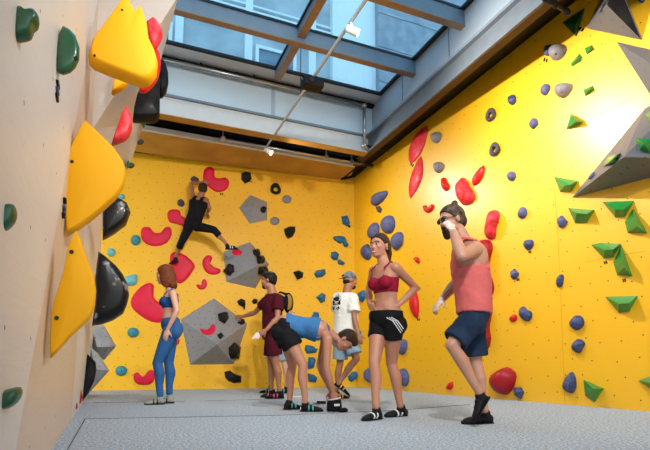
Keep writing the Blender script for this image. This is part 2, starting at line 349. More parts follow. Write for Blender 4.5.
# roof light: glass panes, black gaskets, bars
def bar(name, lo, hi, m='flange'):
    o = struct(name, boxv(lo, hi), m); return o
XS = [-.8, 2.27, 4.3]; YS = [1.0, 2.62, 3.88, 5.14, 6.40, 7.5]
k = 0
for i in range(2):
    for j in range(5):
        k += 1; g = struct('window_%d' % k, boxv((XS[i], YS[j], 5.54), (XS[i+1], YS[j+1], 5.552)), 'glass')
        x0, x1, y0, y1 = XS[i], XS[i+1], YS[j], YS[j+1]; q = .07
        struct('gasket', merge([boxv((x0, y1-q, 5.50), (x1, y1, 5.537)), boxv((x0, y0, 5.50), (x1, y0+q, 5.537)), boxv((x1-q, y0+q, 5.50), (x1, y1-q, 5.537)), boxv((x0, y0+q, 5.50), (x0+q, y1-q, 5.537))]), 'gasket', g)
n0 = 13
for j in range(1, 5):
    o = bar('trim_%d' % n0, (-.8, YS[j]-.06, 5.27), (4.3, YS[j]+.03, 5.50), 'bars'); n0 += 1
    struct('lower_flange', boxv((-.8, YS[j]-.07, 5.255), (4.3, YS[j]+.04, 5.272)), 'warmlit', o)  # warm light on the bar's underside is put into the flange colour
o = bar('trim_%d' % n0, (2.22, 1.0, 5.36), (2.32, 7.5, 5.50), 'bars'); n0 += 1
struct('lower_flange', boxv((2.21, 1.0, 5.345), (2.33, 7.5, 5.362)), 'warmlit', o)
# ---------------------------------------------------------------- building seen through the roof light
bl = empty('apartment_building', (3, 13, -.3)); tag(bl, 'pale stone building with white window frames seen through the glass roof', 'building')
M['stone'] = mat('pale_stone', (.50, .56, .60), .8, rgb2=(.36, .40, .44), vs=1.2, bump=.3, bs=12); M['stonel'] = mat('white_render', (.80, .84, .86), .7, var=.05)
M['stoned'] = mat('dark_cladding', (.22, .27, .33), .6, rgb2=(.34, .36, .42), vs=3); M['paned'] = mat('dark_window_pane', (.10, .17, .23), .12, rgb2=(.22, .32, .40), vs=1.2)
mkobj('facade', *boxv((-6, 12.0, -.3), (5.2, 14, 17)), 'stone', bl)
mkobj('corner_pier', *boxv((5.2, 11.8, -.3), (6.6, 14, 17)), 'stonel', bl)
mkobj('side_facade', *boxv((6.6, 11.6, -.3), (14, 14, 17)), 'stoned', bl)
M['stone'] = mat('pale_stone', (.42, .47, .50), .8, rgb2=(.20, .25, .29), vs=2.2, bump=.3, bs=12)
FY = 12.0
def fwin(x0, x1, z0, z1, t=.09):
    fr_ = mkobj('window', *merge([boxv((x0, FY-.07, z0), (x1, FY+.02, z0+t)), boxv((x0, FY-.07, z1-t), (x1, FY+.02, z1)), boxv((x0, FY-.07, z0+t), (x0+t, FY+.02, z1-t)), boxv((x1-t, FY-.07, z0+t), (x1, FY+.02, z1-t))]), 'stonel', bl)
    mkobj('pane', *boxv((x0+t, FY-.025, z0+t), (x1-t, FY-.01, z1-t)), 'paned', fr_)
for q in (.98, 2.78, 4.62): mkobj('pilaster', *boxv((q-.10, FY-.10, -.3), (q+.10, FY+.02, 17)), 'stonel', bl)
for x0, x1 in ((-4.9, -3.7), (-3.2, -2.0), (-1.5, -.4), (.05, .82), (2.98, 4.15)):
    for z0 in (7.05, 10.9, 14.2): fwin(x0, x1, z0, z0+2.05)
for z0 in (9.75, 13.2):
    mkobj('cornice', *merge([boxv((-6, FY-.16, z0), (5.2, FY+.02, z0+.16)), boxv((-6, FY-.08, z0+.26), (5.2, FY+.02, z0+.31)), boxv((-6, FY-.08, z0+.42), (5.2, FY+.02, z0+.47))]), 'stonel', bl)
for z0 in (7.6, 8.7, 9.8, 10.9): mkobj('panel_joint', *boxv((6.6, 11.58, z0), (14, 11.62, z0+.05)), 'stone', bl)
# ---------------------------------------------------------------- pipes, lamp rail
def tb(name, pts, r, m, parent=None): return mkobj(name, *tube([Vector(p) for p in pts], r), m, parent, smooth=True) if parent else mkobj(name, *tube([Vector(p) for p in pts], r), m, None, pts[0], True)
t = empty('curtain_rail', (.4, 7.7, 5.33)); tag(t, 'long grey pipe below the glass edge, bending down at the roof opening\'s corner', 'pipe')
tb('pipe', [(-.9, 7.7, 5.36), (4.05, 7.7, 5.36)], .028, 'chrome', t); tb('down_pipe', [(4.05, 7.7, 5.36), (4.05, 7.7, 4.56)], .028, 'chrome', t)
mkobj('elbow', *ell(V(4.05, 7.7, 5.36), V(.05, 0, 0), V(0, .05, 0), V(0, 0, .05)), 'chrome', t, smooth=True); mkobj('elbow', *ell(V(4.05, 7.7, 4.56), V(.05, 0, 0), V(0, .05, 0), V(0, 0, .05)), 'chrome', t, smooth=True)
tb('outlet_pipe', [(4.05, 7.7, 4.56), (4.5, 7.6, 4.5)], .024, 'blackmetal', t)
for xx in (1.0, 1.9, 3.0): mkobj('bracket', *boxv((xx-.02, 7.68, 5.37), (xx+.02, 7.76, 5.44)), 'blackmetal', t)
t = empty('scaffold_pipe', (-1, 8.27, 4.47)); tag(t, 'thin grey pipe with clamps running across the dark slot above the back wall', 'pipe')
tb('pipe', [(1.45, 8.27, 4.46), (4.45, 8.27, 4.46)], .026, 'chrome', t); tb('pipe_end', [(4.25, 8.3, 4.455), (4.5, 8.2, 4.44)], .03, 'blackmetal', t)
for xx in (1.5, 3.5, 4.05): mkobj('clamp', *merge([boxv((xx-.035, 8.235, 4.42), (xx+.035, 8.305, 4.5)), boxv((xx-.012, 8.26, 4.5), (xx+.012, 8.28, 4.62))]), 'chrome', t)
t = empty('ceiling_pipe_clamp', onZ(556, 8, 4.5)); tag(t, 'black pipe coupling under the roof edge at top right, beside the green triangle', 'pipe fitting')
a_, b_ = onZ(541, -4, 4.44), onZ(569, 13, 4.44); tb('pipe', [a_, b_], .026, 'blackmetal', t)
for f_ in (.15, .5, .92): c_ = a_.lerp(b_, f_); mkobj('clamp', *ell(c_, V(.05, 0, 0), V(0, .03, 0), V(0, 0, .045)), 'blackmetal', t, smooth=True)
tb('clamp_bolt', [a_.lerp(b_, .5), a_.lerp(b_, .5)+V(.02, 0, .09)], .012, 'blackmetal', t)
t = empty('lamp_rail', (2.33, 8.3, 4.5)); tag(t, 'thin metal lamp rail crossing the roof opening', 'rail')
mkobj('rail', *boxv((2.315, 3.0, 4.50), (2.34, 8.35, 4.53)), 'fascia', t); mkobj('conductor', *boxv((2.34, 3.0, 4.505), (2.348, 8.35, 4.525)), 'gasket', t)
for yy in (3.3, 6.5, 8.3): tb('hanger', [(2.33, yy, 4.53), (2.33, yy, 5.34 if yy < 7.5 else 5.0)], .006, 'blackmetal', t)
def spot(px, Y, label, aim, W, size, blend, col=(1, .93, .82)):
    p = V(2.33, Y, 4.41); t = empty('spot_lamp', p+Z*.09); tag(t, label, 'lamp', 'spot lamps on the rail')
    d = (aim-p).normalized(); u, w = frame_axes(d)
    mkobj('housing', *loft([(p-d*.06, u*.035, w*.035), (p-d*.055, u*.045, w*.045), (p+d*.09, u*.05, w*.05)], 20), 'white', t, smooth=True)
    mkobj('lens', *loft([(p+d*.088, u*.043, w*.043), (p+d*.098, u*.04, w*.04)], 20), 'lamp', t)
    mkobj('arm', *boxv((p.x-.012, p.y-.012, p.z+.02), (p.x+.012, p.y+.012, p.z+.1)), 'white', t)
    ld = bpy.data.lights.new('spot_beam', 'SPOT'); ld.energy = W; ld.spot_size = size; ld.spot_blend = blend; ld.color = col; ld.shadow_soft_size = .05
    l = bpy.data.objects.new('spot_beam', ld); COL.objects.link(l); l.location = p+d*.12; l.rotation_euler = d.to_track_quat('-Z', 'Y').to_euler(); return t
spot(0, 8.3, 'white spot lamp at the far end of the rail, above the back wall', V(4.6, 6.5, 2.2), 260, 2.4, 1.)
spot(0, 4.75, 'lit white spot lamp high on the rail, in front of the upper glass', hit(580, 130)[0], 600, 2.2, 1., (1, .86, .72))
c_ = V(2.33, 6.0, 4.47)
t = empty('ceiling_projector', c_+Z*.08); tag(t, 'black box with wire loops hanging from the middle of the lamp rail', 'projector')
mkobj('body', *boxv((c_.x-.14, c_.y-.09, c_.z-.10), (c_.x+.14, c_.y+.09, c_.z+.02)), 'blackmetal', t)
for s_ in (-.09, .02, .1): mkobj('wire_loop', *tube([c_+V(s_+.05*math.cos(a*.7), .09, .04+.05*math.sin(a*.7)) for a in range(10)], .006, 6), 'blackmetal', t)
mkobj('lens', *loft([(c_+V(-.05, -.09, -.04), V(.035, 0, 0), V(0, 0, .035)), (c_+V(-.05, -.11, -.04), V(.03, 0, 0), V(0, 0, .03))], 14), 'gasket', t)
# fill lamps added to brighten walls and people, with invented housings outside the frame
def fill_lamp(name, p, aim, W, size, label, col=(1, .95, .87), kind='SPOT', blend=.9):
    p = Vector(p); t = empty(name, p+Z*.1); tag(t, label, 'lamp'); d = (Vector(aim)-p).normalized(); u, w = frame_axes(d)
    mkobj('housing', *loft([(p-d*.08, u*.05, w*.05), (p-d*.07, u*.07, w*.07), (p+d*.08, u*.09, w*.09)], 20), 'white', t, smooth=True)
    mkobj('lens', *loft([(p+d*.078, u*.08, w*.08), (p+d*.085, u*.075, w*.075)], 20), 'lamp', t); mkobj('arm', *boxv((p.x-.015, p.y-.015, p.z), (p.x+.015, p.y+.015, p.z+.13)), 'white', t)
    ld = bpy.data.lights.new('lamp_beam', kind); ld.energy = W; ld.color = col
    if kind == 'SPOT': ld.spot_size = size; ld.spot_blend = blend; ld.shadow_soft_size = .08
    else: ld.shape = 'DISK'; ld.size = size
    l = bpy.data.objects.new('lamp_beam', ld); COL.objects.link(l); l.location = p+d*.12; l.rotation_euler = d.to_track_quat('-Z', 'Y').to_euler()
# ================================================================ HOLDS AND VOLUMES
def put(name, label, cat, group, m, pts, h, kind='dome', at=None, bolt=None, smooth=None, bm_='bolt', sup=False, **k):
    cx = sum(p[0] for p in pts)/len(pts); cy = sum(p[1] for p in pts)/len(pts)
    loc, n = hit(*(at or (cx, cy)))
    if kind != 'gem' or sup: pass
    v, f = solid(pts, loc, n, h, kind, **k)
    o = mkobj(name, v, f, m, None, loc, smooth if smooth is not None else kind != 'gem')
    tag(o, label, cat, group)
    if bolt is not None:
        bx, by = bolt if bolt is not True else (cx, cy)
        d = ray(bx, by).normalized(); T = BVHTree.FromPolygons([Vector(q) for q in v], f); q, qn, i, t_ = T.ray_cast(O, d)
        if q is not None:
            if qn.dot(d) > 0: qn = -qn
            r = .011; u, w = frame_axes(qn); mkobj('bolt', *loft([(q-qn*.006, u*r, w*r), (q+qn*.002, u*r, w*r), (q+qn*.004, u*r*.8, w*r*.8)], 10), bm_, o)
    if sup: support(o)
    return o
CH, CV = 'climbing hold', 'climbing volume'
def H(label, m, pts, h, kind='dome', group=None, **k): return put('climbing_hold', label, CH, group, m, pts, h, kind, **k)
def VOL(label, m, pts, h, apex, **k): return put('climbing_volume', label, CV, k.pop('group', None), m, pts, h, 'gem', apex=apex, sup=True, **k)
def Zp(ox, oy, s, *c): return [(ox+c[i]/s, oy+c[i+1]/s) for i in range(0, len(c), 2)]
G1 = 'flat pink holds on the back wall'
# volumes on the back wall
VOL('small light grey pentagon volume high on the back wall, right of the climber', 'volg', [(250.2, 194.6), (267.2, 202), (267.4, 220), (249.8, 223.9), (238.9, 207.8)], .16, [(254, 206)], group='grey pentagon volumes')
VOL('grey pentagon volume under the climber\'s right foot', 'volg', [(223.2, 251.5), (250, 241.8), (269.3, 264), (255.6, 288.7), (226, 282)], .42, [(256, 266.6)], group='grey pentagon volumes')
VOL('large grey pentagon volume low on the back wall, touched by the man in maroon', 'volg', [(180.3, 319.3), (214, 297.8), (247.8, 323.7), (234, 364.5), (189.6, 365)], .6, [(217.2, 344.3)], group='grey pentagon volumes')
# pink
H('heart-shaped pink hold above the climber\'s head', 'pink', Zp(120, 140, 5.292, 440,180, 447,155, 470,142, 493,150, 501,172, 503,195, 530,203, 560,198, 578,220, 568,258, 530,277, 495,268, 463,243, 440,208), .04, 'pad', G1, smoothk=2, bolt=(214, 184))
H('pink hold partly hidden behind the climber\'s waist', 'pink', Zp(120, 140, 5.292, 250,400, 255,378, 275,368, 305,368, 320,380, 322,400, 345,412, 355,440, 335,455, 300,445, 262,435), .04, 'pad', G1, smoothk=2)
H('kidney-shaped pink hold in the upper middle, left of the climber\'s knee', 'pink', Zp(110, 220, 5.292, 163,70, 168,45, 188,36, 212,42, 235,68, 270,65, 290,40, 318,38, 327,75, 300,122, 240,140, 192,127, 168,100), .04, 'pad', G1, smoothk=2, bolt=(157, 233.8))
H('large pink hold behind the red-haired woman\'s back', 'pink', [(130.6, 302), (134, 294), (141, 286.6), (149, 282.6), (154, 286), (153.5, 297), (160, 302.6), (170, 305), (172, 318), (162, 322.6), (151, 321.6), (141, 316), (133, 309)], .05, 'pad', G1, smoothk=2, bolt=(150.6, 303))
H('large rounded pink hold under the climber\'s left foot', 'pink', Zp(110, 220, 5.292, 316,200, 325,178, 350,168, 400,188, 438,222, 449,245, 437,272, 405,315, 370,337, 345,318, 325,260), .05, 'pad', G1, smoothk=2)
H('bean-shaped pink hold left of the grey pentagon under the climber', 'pink', Zp(110, 220, 5.292, 488,220, 508,190, 532,188, 541,205, 530,230, 553,250, 583,260, 582,280, 555,290, 522,285, 497,262), .04, 'pad', G1, smoothk=2, bolt=(211, 266))
H('smallest pink crescent hold above the large grey pentagon', 'pink', Zp(110, 220, 5.292, 456,345, 470,340, 484,345, 488,320, 500,312, 512,325, 512,350, 495,368, 468,364), .03, 'pad', G1, smoothk=2, bolt=(202, 285.5))
H('pink smile-shaped hold near the floor, left of the leggings', 'pink', [(133.8, 374), (138, 372.5), (143, 377), (147.5, 371.5), (152, 369.6), (154.3, 373), (154.5, 380), (149, 384.6), (138, 384.4), (134, 380)], .04, 'pad', G1, smoothk=2, bolt=(142.5, 379.5))
H('pink hold just showing behind the hip of the woman in leggings', 'pink', [(171, 338), (176, 337.5), (179.5, 339.5), (178.6, 344), (174, 346.5), (170, 344)], .03, 'pad', G1, smoothk=2)
H('pink crescent hold on the large grey pentagon volume', 'pink', Zp(170, 290, 4.09, 122,160, 138,160, 155,165, 168,146, 180,140, 186,155, 180,176, 160,184, 135,180), .03, 'pad', G1, smoothk=2, bolt=True)
H('small pink hold on the top edge of the pentagon beside the climber\'s shoe', 'pink', [(232, 251.5), (236, 249.8), (240.5, 250.5), (242, 253), (238.5, 255.6), (233.5, 254.8)], .03, 'pad', G1, smoothk=2)
# black holds on the back wall
G2 = 'black holds on the back wall'
H('black hold high on the back wall right of the pink heart', 'black', Zp(230, 170, 5.292, 60,20, 85,10, 108,18, 115,45, 103,62, 80,70, 60,52), .11, 'dome', G2, rough=.25, smoothk=1, smooth=False)
H('black block hold on the wall right of the small pentagon', 'black', Zp(230, 170, 5.292, 285,318, 312,298, 340,302, 347,325, 330,352, 305,365, 292,345), .13, 'dome', G2, rough=.25, smoothk=1, smooth=False)
H('tiny black hold on the right face of the small pentagon', 'black', circ(263.4, 209.7, 3, 3.2), .06, 'dome', G2, rough=.2)
H('black hold on the left face of the pentagon under the climber', 'black', circ(229.6, 269.6, 4.8, 5.4, 20, wob=.2), .10, 'dome', G2, rough=.25, smooth=False)
H('upper of the two black holds near the top of the pentagon under the climber', 'black', circ(256.3, 252.8, 3.2, 4.2, -30, wob=.2), .08, 'dome', G2, rough=.25, smooth=False)
H('second black hold from the top on the pentagon under the climber', 'black', circ(259.4, 260, 3, 4.8, -25, wob=.2), .09, 'dome', G2, rough=.25, smooth=False)
H('black hold on the right corner of the pentagon, above the man in maroon', 'black', circ(262, 271, 4, 4.8, 30, wob=.2), .10, 'dome', G2, rough=.25, smooth=False)
H('black knob at the top left rim of the pentagon by the climber\'s shoe', 'black', circ(232.3, 247.3, 3.2, 1.6), .06, 'dome', G2, rough=.2)
H('black hold left of the maroon man\'s outstretched hand on the large pentagon', 'black', Zp(170, 290, 4.09, 195,100, 215,92, 236,96, 238,118, 222,138, 200,125), .11, 'dome', G2, rough=.2, smoothk=1, smooth=False)
H('small black hold in the middle of the large pentagon', 'black', Zp(170, 290, 4.09, 193,183, 208,176, 218,188, 208,202, 198,196), .07, 'dome', G2, rough=.2, smoothk=1, smooth=False)
H('black hold under the maroon man\'s palm at the pentagon\'s right corner', 'black', circ(240.8, 322, 3.2, 2.6, wob=.2), .08, 'dome', G2, rough=.2)
H('tall black hold on the lower right face of the large pentagon', 'black', Zp(170, 290, 4.09, 240,235, 258,218, 280,225, 284,250, 275,278, 250,285, 240,262), .14, 'dome', G2, rough=.22, smoothk=1, smooth=False)
H('black hold low on the wall below the large pentagon', 'black', Zp(170, 290, 4.09, 222,335, 245,328, 262,342, 292,352, 288,375, 262,382, 238,372, 225,355), .14, 'dome', G2, rough=.25, smoothk=1, smooth=False)
H('black hold between the two big pentagons, with a small drip below', 'black', Zp(180, 250, 5.292, 305,272, 325,258, 345,265, 347,285, 340,318, 332,300, 312,292), .09, 'dome', G2, rough=.2, smoothk=1, smooth=False)
H('small black hold in front of the maroon man\'s chest', 'black', circ(254.8, 301.3, 2.7, 2.6, wob=.15), .07, 'dome', G2, rough=.2)
H('black hold right of the maroon man\'s head', 'black', Zp(180, 250, 5.292, 600,120, 625,108, 650,118, 648,145, 622,158, 612,140), .11, 'dome', G2, rough=.25, smoothk=1, smooth=False)
H('small black speck hold beside the upper blue pair near the corner', 'black', circ(349.3, 226.3, 1.3, 1.3), .03, 'dome', G2)
# donut ring and light grey buttons
def RING(label, x, y, r, m, loc_n=None, squash=1., group=None, tilt=0):
    loc, n = hit(x, y); u, w = frame_axes(n); up_ = Z-n*Z.dot(n); up_.normalize(); w = n.cross(up_)
    dep = (loc-O).dot(FW); R_ = r*dep/F*.78; rr = R_*.5; vv = []; ff = []; A, B = 18, 8
    for i in range(A):
        a = 2*math.pi*i/A; e = w*math.cos(a)*squash+up_*math.sin(a)*(1.1+.25*math.sin(a))
        for j in range(B):
            b = 2*math.pi*j/B; vv.append(loc+n*.01+e*(R_+rr*math.cos(b)*.9)+n*(rr*.9*math.sin(b)+rr*.7))
    for i in range(A):
        for j in range(B): ff.append((i*B+j, ((i+1) % A)*B+j, ((i+1) % A)*B+(j+1) % B, i*B+(j+1) % B))
    return tag(mkobj('climbing_hold', vv, ff, m, None, loc, True), label, CH, group)
RING('black ring-shaped hold above the small grey pentagon\'s right side', 275.4, 190.3, 4.8, 'black', group='ring holds')
H('pale grey button hold below the black ring', 'grey', circ(286.7, 199.3, 4.6, 4.2), .05, 'dome', bolt=True, bm_='boltr')
H('pale grey button hold touching the small pentagon\'s right corner', 'grey', circ(274.8, 221, 4.8, 4.1), .05, 'dome', bolt=True, bm_='boltr')
H('grey hold gripped by the climber\'s left hand', 'dgrey', circ(194.6, 179.5, 4.2, 2.8, 15, wob=.15), .07, 'dome', rough=.12, bolt=True)
H('grey hold on the wall left of the climber', 'dgrey', circ(180.6, 203.3, 3.8, 3.6, 15, n=7, wob=.15), .06, 'dome', rough=.12, bolt=True, smoothk=1)
# marker tags
def TAG(label, x, y, w=1.1, h=2.4, m='blackmetal', rot=0):
    loc, n = hit(x, y); pts = circ(x-w*.8, y, w*.55, h*.5, rot, 8)+[]; q = []
    t = empty('route_tag', loc); tag(t, label, 'route tag', 'route tags under the holds')
    for s in (-1, 1):
        c, s2 = math.cos(math.radians(rot)), math.sin(math.radians(rot)); ox, oy = s*w*.9*c, s*w*.9*s2
        v, f = solid(circ(x+ox, y+oy, w*.55, h*.5, rot, 8), loc, n, .012, 'dome'); mkobj('tag_strip', v, f, m, t)
TAG('small pair of black tags below the pink heart', 221.5, 194)
TAG('small pair of black tags below the black hold high on the back wall', 251, 181.6, .9, 1.8)
TAG('pair of dark tags left of the big light grey hold at top right', 545.6, 60, 1.4, 4.2, rot=15)
TAG('pair of dark tags beside the dark green triangle', 581.4, 29.2, 1.7, 4.4, rot=30)
TAG('single dark tag pair below the upper green wedge at right', 605.6, 262.5, 1.1, 4, rot=-15)
TAG('dark tag pair below the green spike at right', 624.3, 280.3, 1.1, 4, rot=-15)
TAG('small dark tags between the two red leaves', 412.3, 165, 1, 3, rot=40)
TAG('small dark tags under the oval blue hold', 530, 252, .9, 3)
TAG('small dark tags under the pale spiky hold', 518.2, 279.6, .9, 3)
TAG('small dark tag at the foot of the red hold beside the woman\'s elbow', 418.5, 319.5, .9, 3)
# cyan balls, left half of back wall
G3 = 'pale blue-green knobs on the back wall'
H('pale blue-green ball hold left of the pink kidney', 'teal', circ(135.8, 240.3, 5, 5.3), .09, 'dome', G3, rough=.05, bolt=True)
H('pale cyan hold peeking out between the black macros', 'cyan', circ(111.5, 252.5, 4, 4.3), .09, 'dome', G3, rough=.08)
H('pale cyan hold sticking out behind the middle black macro', 'cyan', [(125, 277), (130, 275.5), (136.5, 274.5), (137.5, 279), (136, 284.5), (130, 286), (125, 285)], .1, 'dome', G3, rough=.08)
H('blue-green ball hold below the black macro, left of the woman', 'teal', circ(133.2, 332.5, 5.8, 5), .1, 'dome', G3, rough=.05, bolt=True)
H('lowest blue-green ball hold, near the floor at left', 'teal', circ(121.4, 370.8, 5.9, 5.2), .1, 'dome', G3, rough=.05, bolt=True)
H('small cyan hold above the upper black macro', 'cyan', circ(121.5, 197, 3.4, 2.8), .08, 'dome', G3, rough=.08)
# blue holds near the corner of the back wall
G4 = 'blue holds near the corner'
z5 = lambda *c: Zp(300, 190, 5.62, *c)
H('topmost blue hold on the back wall near the corner', 'blue', z5(232,150, 262,142, 280,185, 268,208, 238,190), .08, 'dome', G4, rough=.12, smoothk=1, smooth=False, bolt=True)
H('boomerang-shaped blue hold, second from the top near the corner', 'blue', z5(188,264, 215,258, 250,264, 258,285, 272,308, 262,322, 245,316, 238,292, 226,304, 208,292, 190,280), .06, 'pad', G4, smoothk=2, bolt=True)
H('blue block hold, third from the top near the corner', 'blue', z5(175,350, 200,344, 220,362, 212,390, 190,396, 172,380), .07, 'dome', G4, rough=.12, smoothk=1, smooth=False, bolt=True)
H('blue flake hold just below the third blue block', 'blue', z5(208,392, 225,390, 255,410, 240,424, 215,418), .06, 'dome', G4, rough=.12, smoothk=1, smooth=False)
z6 = lambda *c: Zp(300, 255, 5, *c)
H('wide blue hold at head height left of the man in the cap', 'blue', z6(70,95, 82,77, 125,70, 128,95, 112,110, 82,114), .08, 'dome', G4, rough=.12, smoothk=1, smooth=False, bolt=True)
H('blue hold beside the white T-shirt\'s back', 'blue', z6(80,212, 108,190, 126,200, 124,232, 105,240), .08, 'dome', G4, rough=.12, smoothk=1, smooth=False, bolt=True)
H('blue hold just above the bending woman\'s back', 'blue', z6(57,312, 70,284, 90,286, 98,325, 85,342, 58,335), .08, 'dome', G4, rough=.12, smoothk=1, smooth=False)
H('flat blue wedge below the bending woman\'s chest, upper of three', 'blue', Zp(220, 300, 3.75, 320,170, 345,172, 368,185, 358,198, 325,202, 318,188), .09, 'dome', G4, rough=.1, smoothk=1, smooth=False)
H('blue wedge below the bending woman\'s chest, middle of three', 'blue', Zp(220, 300, 3.75, 332,214, 352,216, 360,226, 352,255, 330,260, 328,235), .09, 'dome', G4, rough=.1, smoothk=1, smooth=False)
H('blue wedge below the bending woman\'s chest, lowest of three', 'blue', Zp(220, 300, 3.75, 328,275, 352,280, 366,292, 360,308, 330,306), .09, 'dome', G4, rough=.1, smoothk=1, smooth=False)
H('blue pointed hold low in the corner between the capped man\'s legs and the woman', 'blue', Zp(320, 340, 6.5, 180,236, 210,205, 268,202, 262,218, 232,248, 205,274, 186,262), .1, 'dome', G4, rough=.08, smoothk=1, smooth=False, at=(350, 376))
H('teal-blue wedge hold right of the man in the cap', 'blue', [(355.6, 296), (360, 292.5), (364.6, 289.8), (365.8, 297), (363, 302.4), (358, 300)], .1, 'dome', G4, rough=.08, smoothk=1, smooth=False, at=(361, 296))
H('small blue hold beside the capped man\'s right hand', 'blue', [(358.6, 331), (361, 330.5), (361.5, 337), (360, 343), (358, 340)], .06, 'dome', G4, rough=.1, smoothk=1)
# purple-blue ovals on the right wall around the woman in the red top
G5 = 'rounded slate blue holds on the right wall'
z7 = lambda *c: Zp(340, 180, 3.75, *c)
H('slanting slate blue hold near the top of the wall corner', 'slate', z7(118,78, 128,60, 150,46, 176,40, 180,52, 165,76, 140,96, 122,94), .12, 'dome', G5, rough=.05)
H('tiny grey hold under the slanting slate blue one', 'dgrey', z7(136,100, 150,98, 158,108, 154,124, 144,120), .05, 'dome', rough=.15, smoothk=1)
H('egg-shaped slate blue hold above the woman\'s ponytail', 'slate', z7(158,178, 162,150, 180,134, 198,136, 208,158, 204,184, 190,200, 170,198), .13, 'dome', G5, rough=.03)
H('slate blue hold partly behind the top of the woman\'s head', 'slate', z7(108,200, 116,176, 132,160, 146,166, 148,196, 140,215, 115,220), .12, 'dome', G5, rough=.03)
H('slate blue oval right of the woman\'s ponytail', 'slate', z7(196,236, 204,208, 224,194, 238,206, 236,236, 222,258, 206,262), .12, 'dome', G5, rough=.03)
H('dark slate oval left of the woman\'s chin', 'navy', z7(82,266, 88,250, 104,240, 118,256, 118,286, 108,300, 94,296, 84,282), .11, 'dome', G5, rough=.03)
H('slate blue oval behind the woman\'s right hip', 'slate', Zp(320, 340, 6.5, 528,5, 548,-4, 566,8, 568,50, 552,88, 530,94, 520,60), .13, 'dome', G5, rough=.03, at=(403.8, 347))
H('slate blue oval between the woman\'s calf and the wall foot', 'slate', Zp(320, 340, 6.5, 522,196, 545,184, 566,198, 580,240, 574,285, 555,302, 530,290, 520,240), .13, 'dome', G5, rough=.03, at=(404.6, 377.7))
H('slate blue oval left of the woman\'s knees', 'slate', Zp(320, 340, 6.5, 304,200, 316,182, 332,190, 334,270, 318,274, 306,250), .12, 'dome', G5, rough=.03, at=(368.5, 374.6))
# reds on the right wall
G6 = 'red holds on the right wall'
z8 = lambda *c: Zp(340, 110, 3.753, *c)
H('upper long red leaf-shaped hold', 'redp', z8(328,57, 327,100, 305,165, 265,203, 258,165, 265,130, 290,85), .05, 'dome', G6, smoothk=2)
H('lower long red leaf-shaped hold', 'redp', z8(305,172, 314,225, 300,280, 265,333, 259,290, 270,240, 284,206), .05, 'dome', G6, smoothk=2)
H('small red leaf-shaped hold above and right of the man in pink', 'red', z8(540,208, 543,235, 525,272, 502,285, 498,262, 518,228), .06, 'dome', G6, smoothk=2)
H('big chalky red hold above the bearded man\'s head', 'redp', z8(455,262, 464,254, 480,270, 490,290, 506,316, 508,335, 490,352, 465,357, 447,335, 443,300, 443,280), .13, 'dome', G6, smoothk=2, rough=.06, bolt=True)
H('small red hook hold left of the big chalky red one', 'red', z8(384,258, 396,254, 402,272, 411,282, 410,298, 398,305, 386,288), .08, 'dome', G6, smoothk=2)
H('little red crescent hold in front of the bearded man\'s forehead', 'red', z8(315,362, 324,358, 332,368, 346,354, 353,358, 350,374, 334,387, 320,380), .05, 'pad', G6, smoothk=2)
H('long chalky red pinch hold right of the bearded man\'s neck', 'redp', Zp(410, 190, 6.43, 520,160, 530,135, 553,130, 576,145, 577,180, 566,215, 556,250, 556,285, 545,312, 518,320, 499,300, 500,255, 510,200), .14, 'dome', G6, smoothk=2, rough=.03)
H('tall wavy dark red hold behind the pink tank top', 'dred', Zp(480, 210, 3.753, 6,112, 30,112, 46,125, 48,152, 37,185, 36,225, 48,262, 54,295, 46,320, 28,318, 10,290, 0,240, -6,170, -4,125), .16, 'dome', G6, smoothk=2, at=(486, 265))
H('dark red hold beside the man\'s blue shorts', 'dred', [(484, 306), (490.5, 305), (492, 315), (489.6, 327), (491.4, 338), (489, 347.5), (485, 351.6), (481, 345), (478.5, 332), (479, 316)], .16, 'dome', G6, smoothk=2, at=(486, 328))
H('small red bean hold between the woman and the bearded man', 'red', [(414, 258.3), (417, 256.8), (419.6, 259), (420, 262.5), (418, 263.4), (415.6, 260.8)], .05, 'dome', G6, smoothk=2)
H('tall red hold below the elbow of the woman in the red top', 'red', [(414.2, 290), (417, 293), (418.8, 301), (419, 311), (417.6, 318.5), (414, 315), (411.4, 307), (411, 298)], .1, 'dome', G6, smoothk=2)
H('tiny pink-red hold at the woman\'s elbow', 'redp', circ(418.3, 288, 2.2, 1.7), .05, 'dome', G6)
H('small red hold low on the wall behind the man\'s knee', 'red', [(446.6, 388), (450, 382.5), (453, 381.5), (453.4, 387), (451, 389.6), (448, 389.4)], .06, 'dome', G6, smoothk=1)
H('small red hold below the twin blue hold', 'red', [(510, 318), (513.6, 314.4), (517, 315.4), (517, 319.6), (513.6, 322), (511, 321.2)], .05, 'dome', G6, smoothk=2)
H('biggest dark red dome hold near the floor, right of the man\'s feet', 'dred', Zp(480, 310, 3.753, 48,262, 58,240, 80,224, 104,214, 128,228, 137,246, 130,285, 112,312, 92,319, 66,306, 52,285), .2, 'dome', G6, smoothk=2, rough=.02, bolt=(505.5, 391.5))
# light grey domes right wall
H('light grey round hold right of the upper red leaf', 'grey', z8(346,100, 352,88, 368,83, 380,92, 378,112, 366,125, 352,120), .1, 'dome', bolt=(435.5, 138.5), bm_='boltr')
H('light grey round hold right of the lower red leaf', 'grey', z8(356,210, 362,198, 378,195, 390,206, 388,222, 376,236, 362,232), .1, 'dome', bolt=(438.5, 167))
H('larger light grey round hold at the top, by the navy hold', 'grey', Zp(480, 0, 3.753, 266,205, 272,182, 295,168, 316,170, 325,186, 316,210, 296,227, 276,226), .13, 'dome', bolt=(555.8, 54))
H('larger light grey round hold in the upper right, below the other', 'grey', Zp(480, 0, 3.753, 288,344, 294,324, 316,314, 340,314, 348,326, 336,350, 318,368, 298,364), .13, 'dome', bolt=(561.5, 92), bm_='boltr')
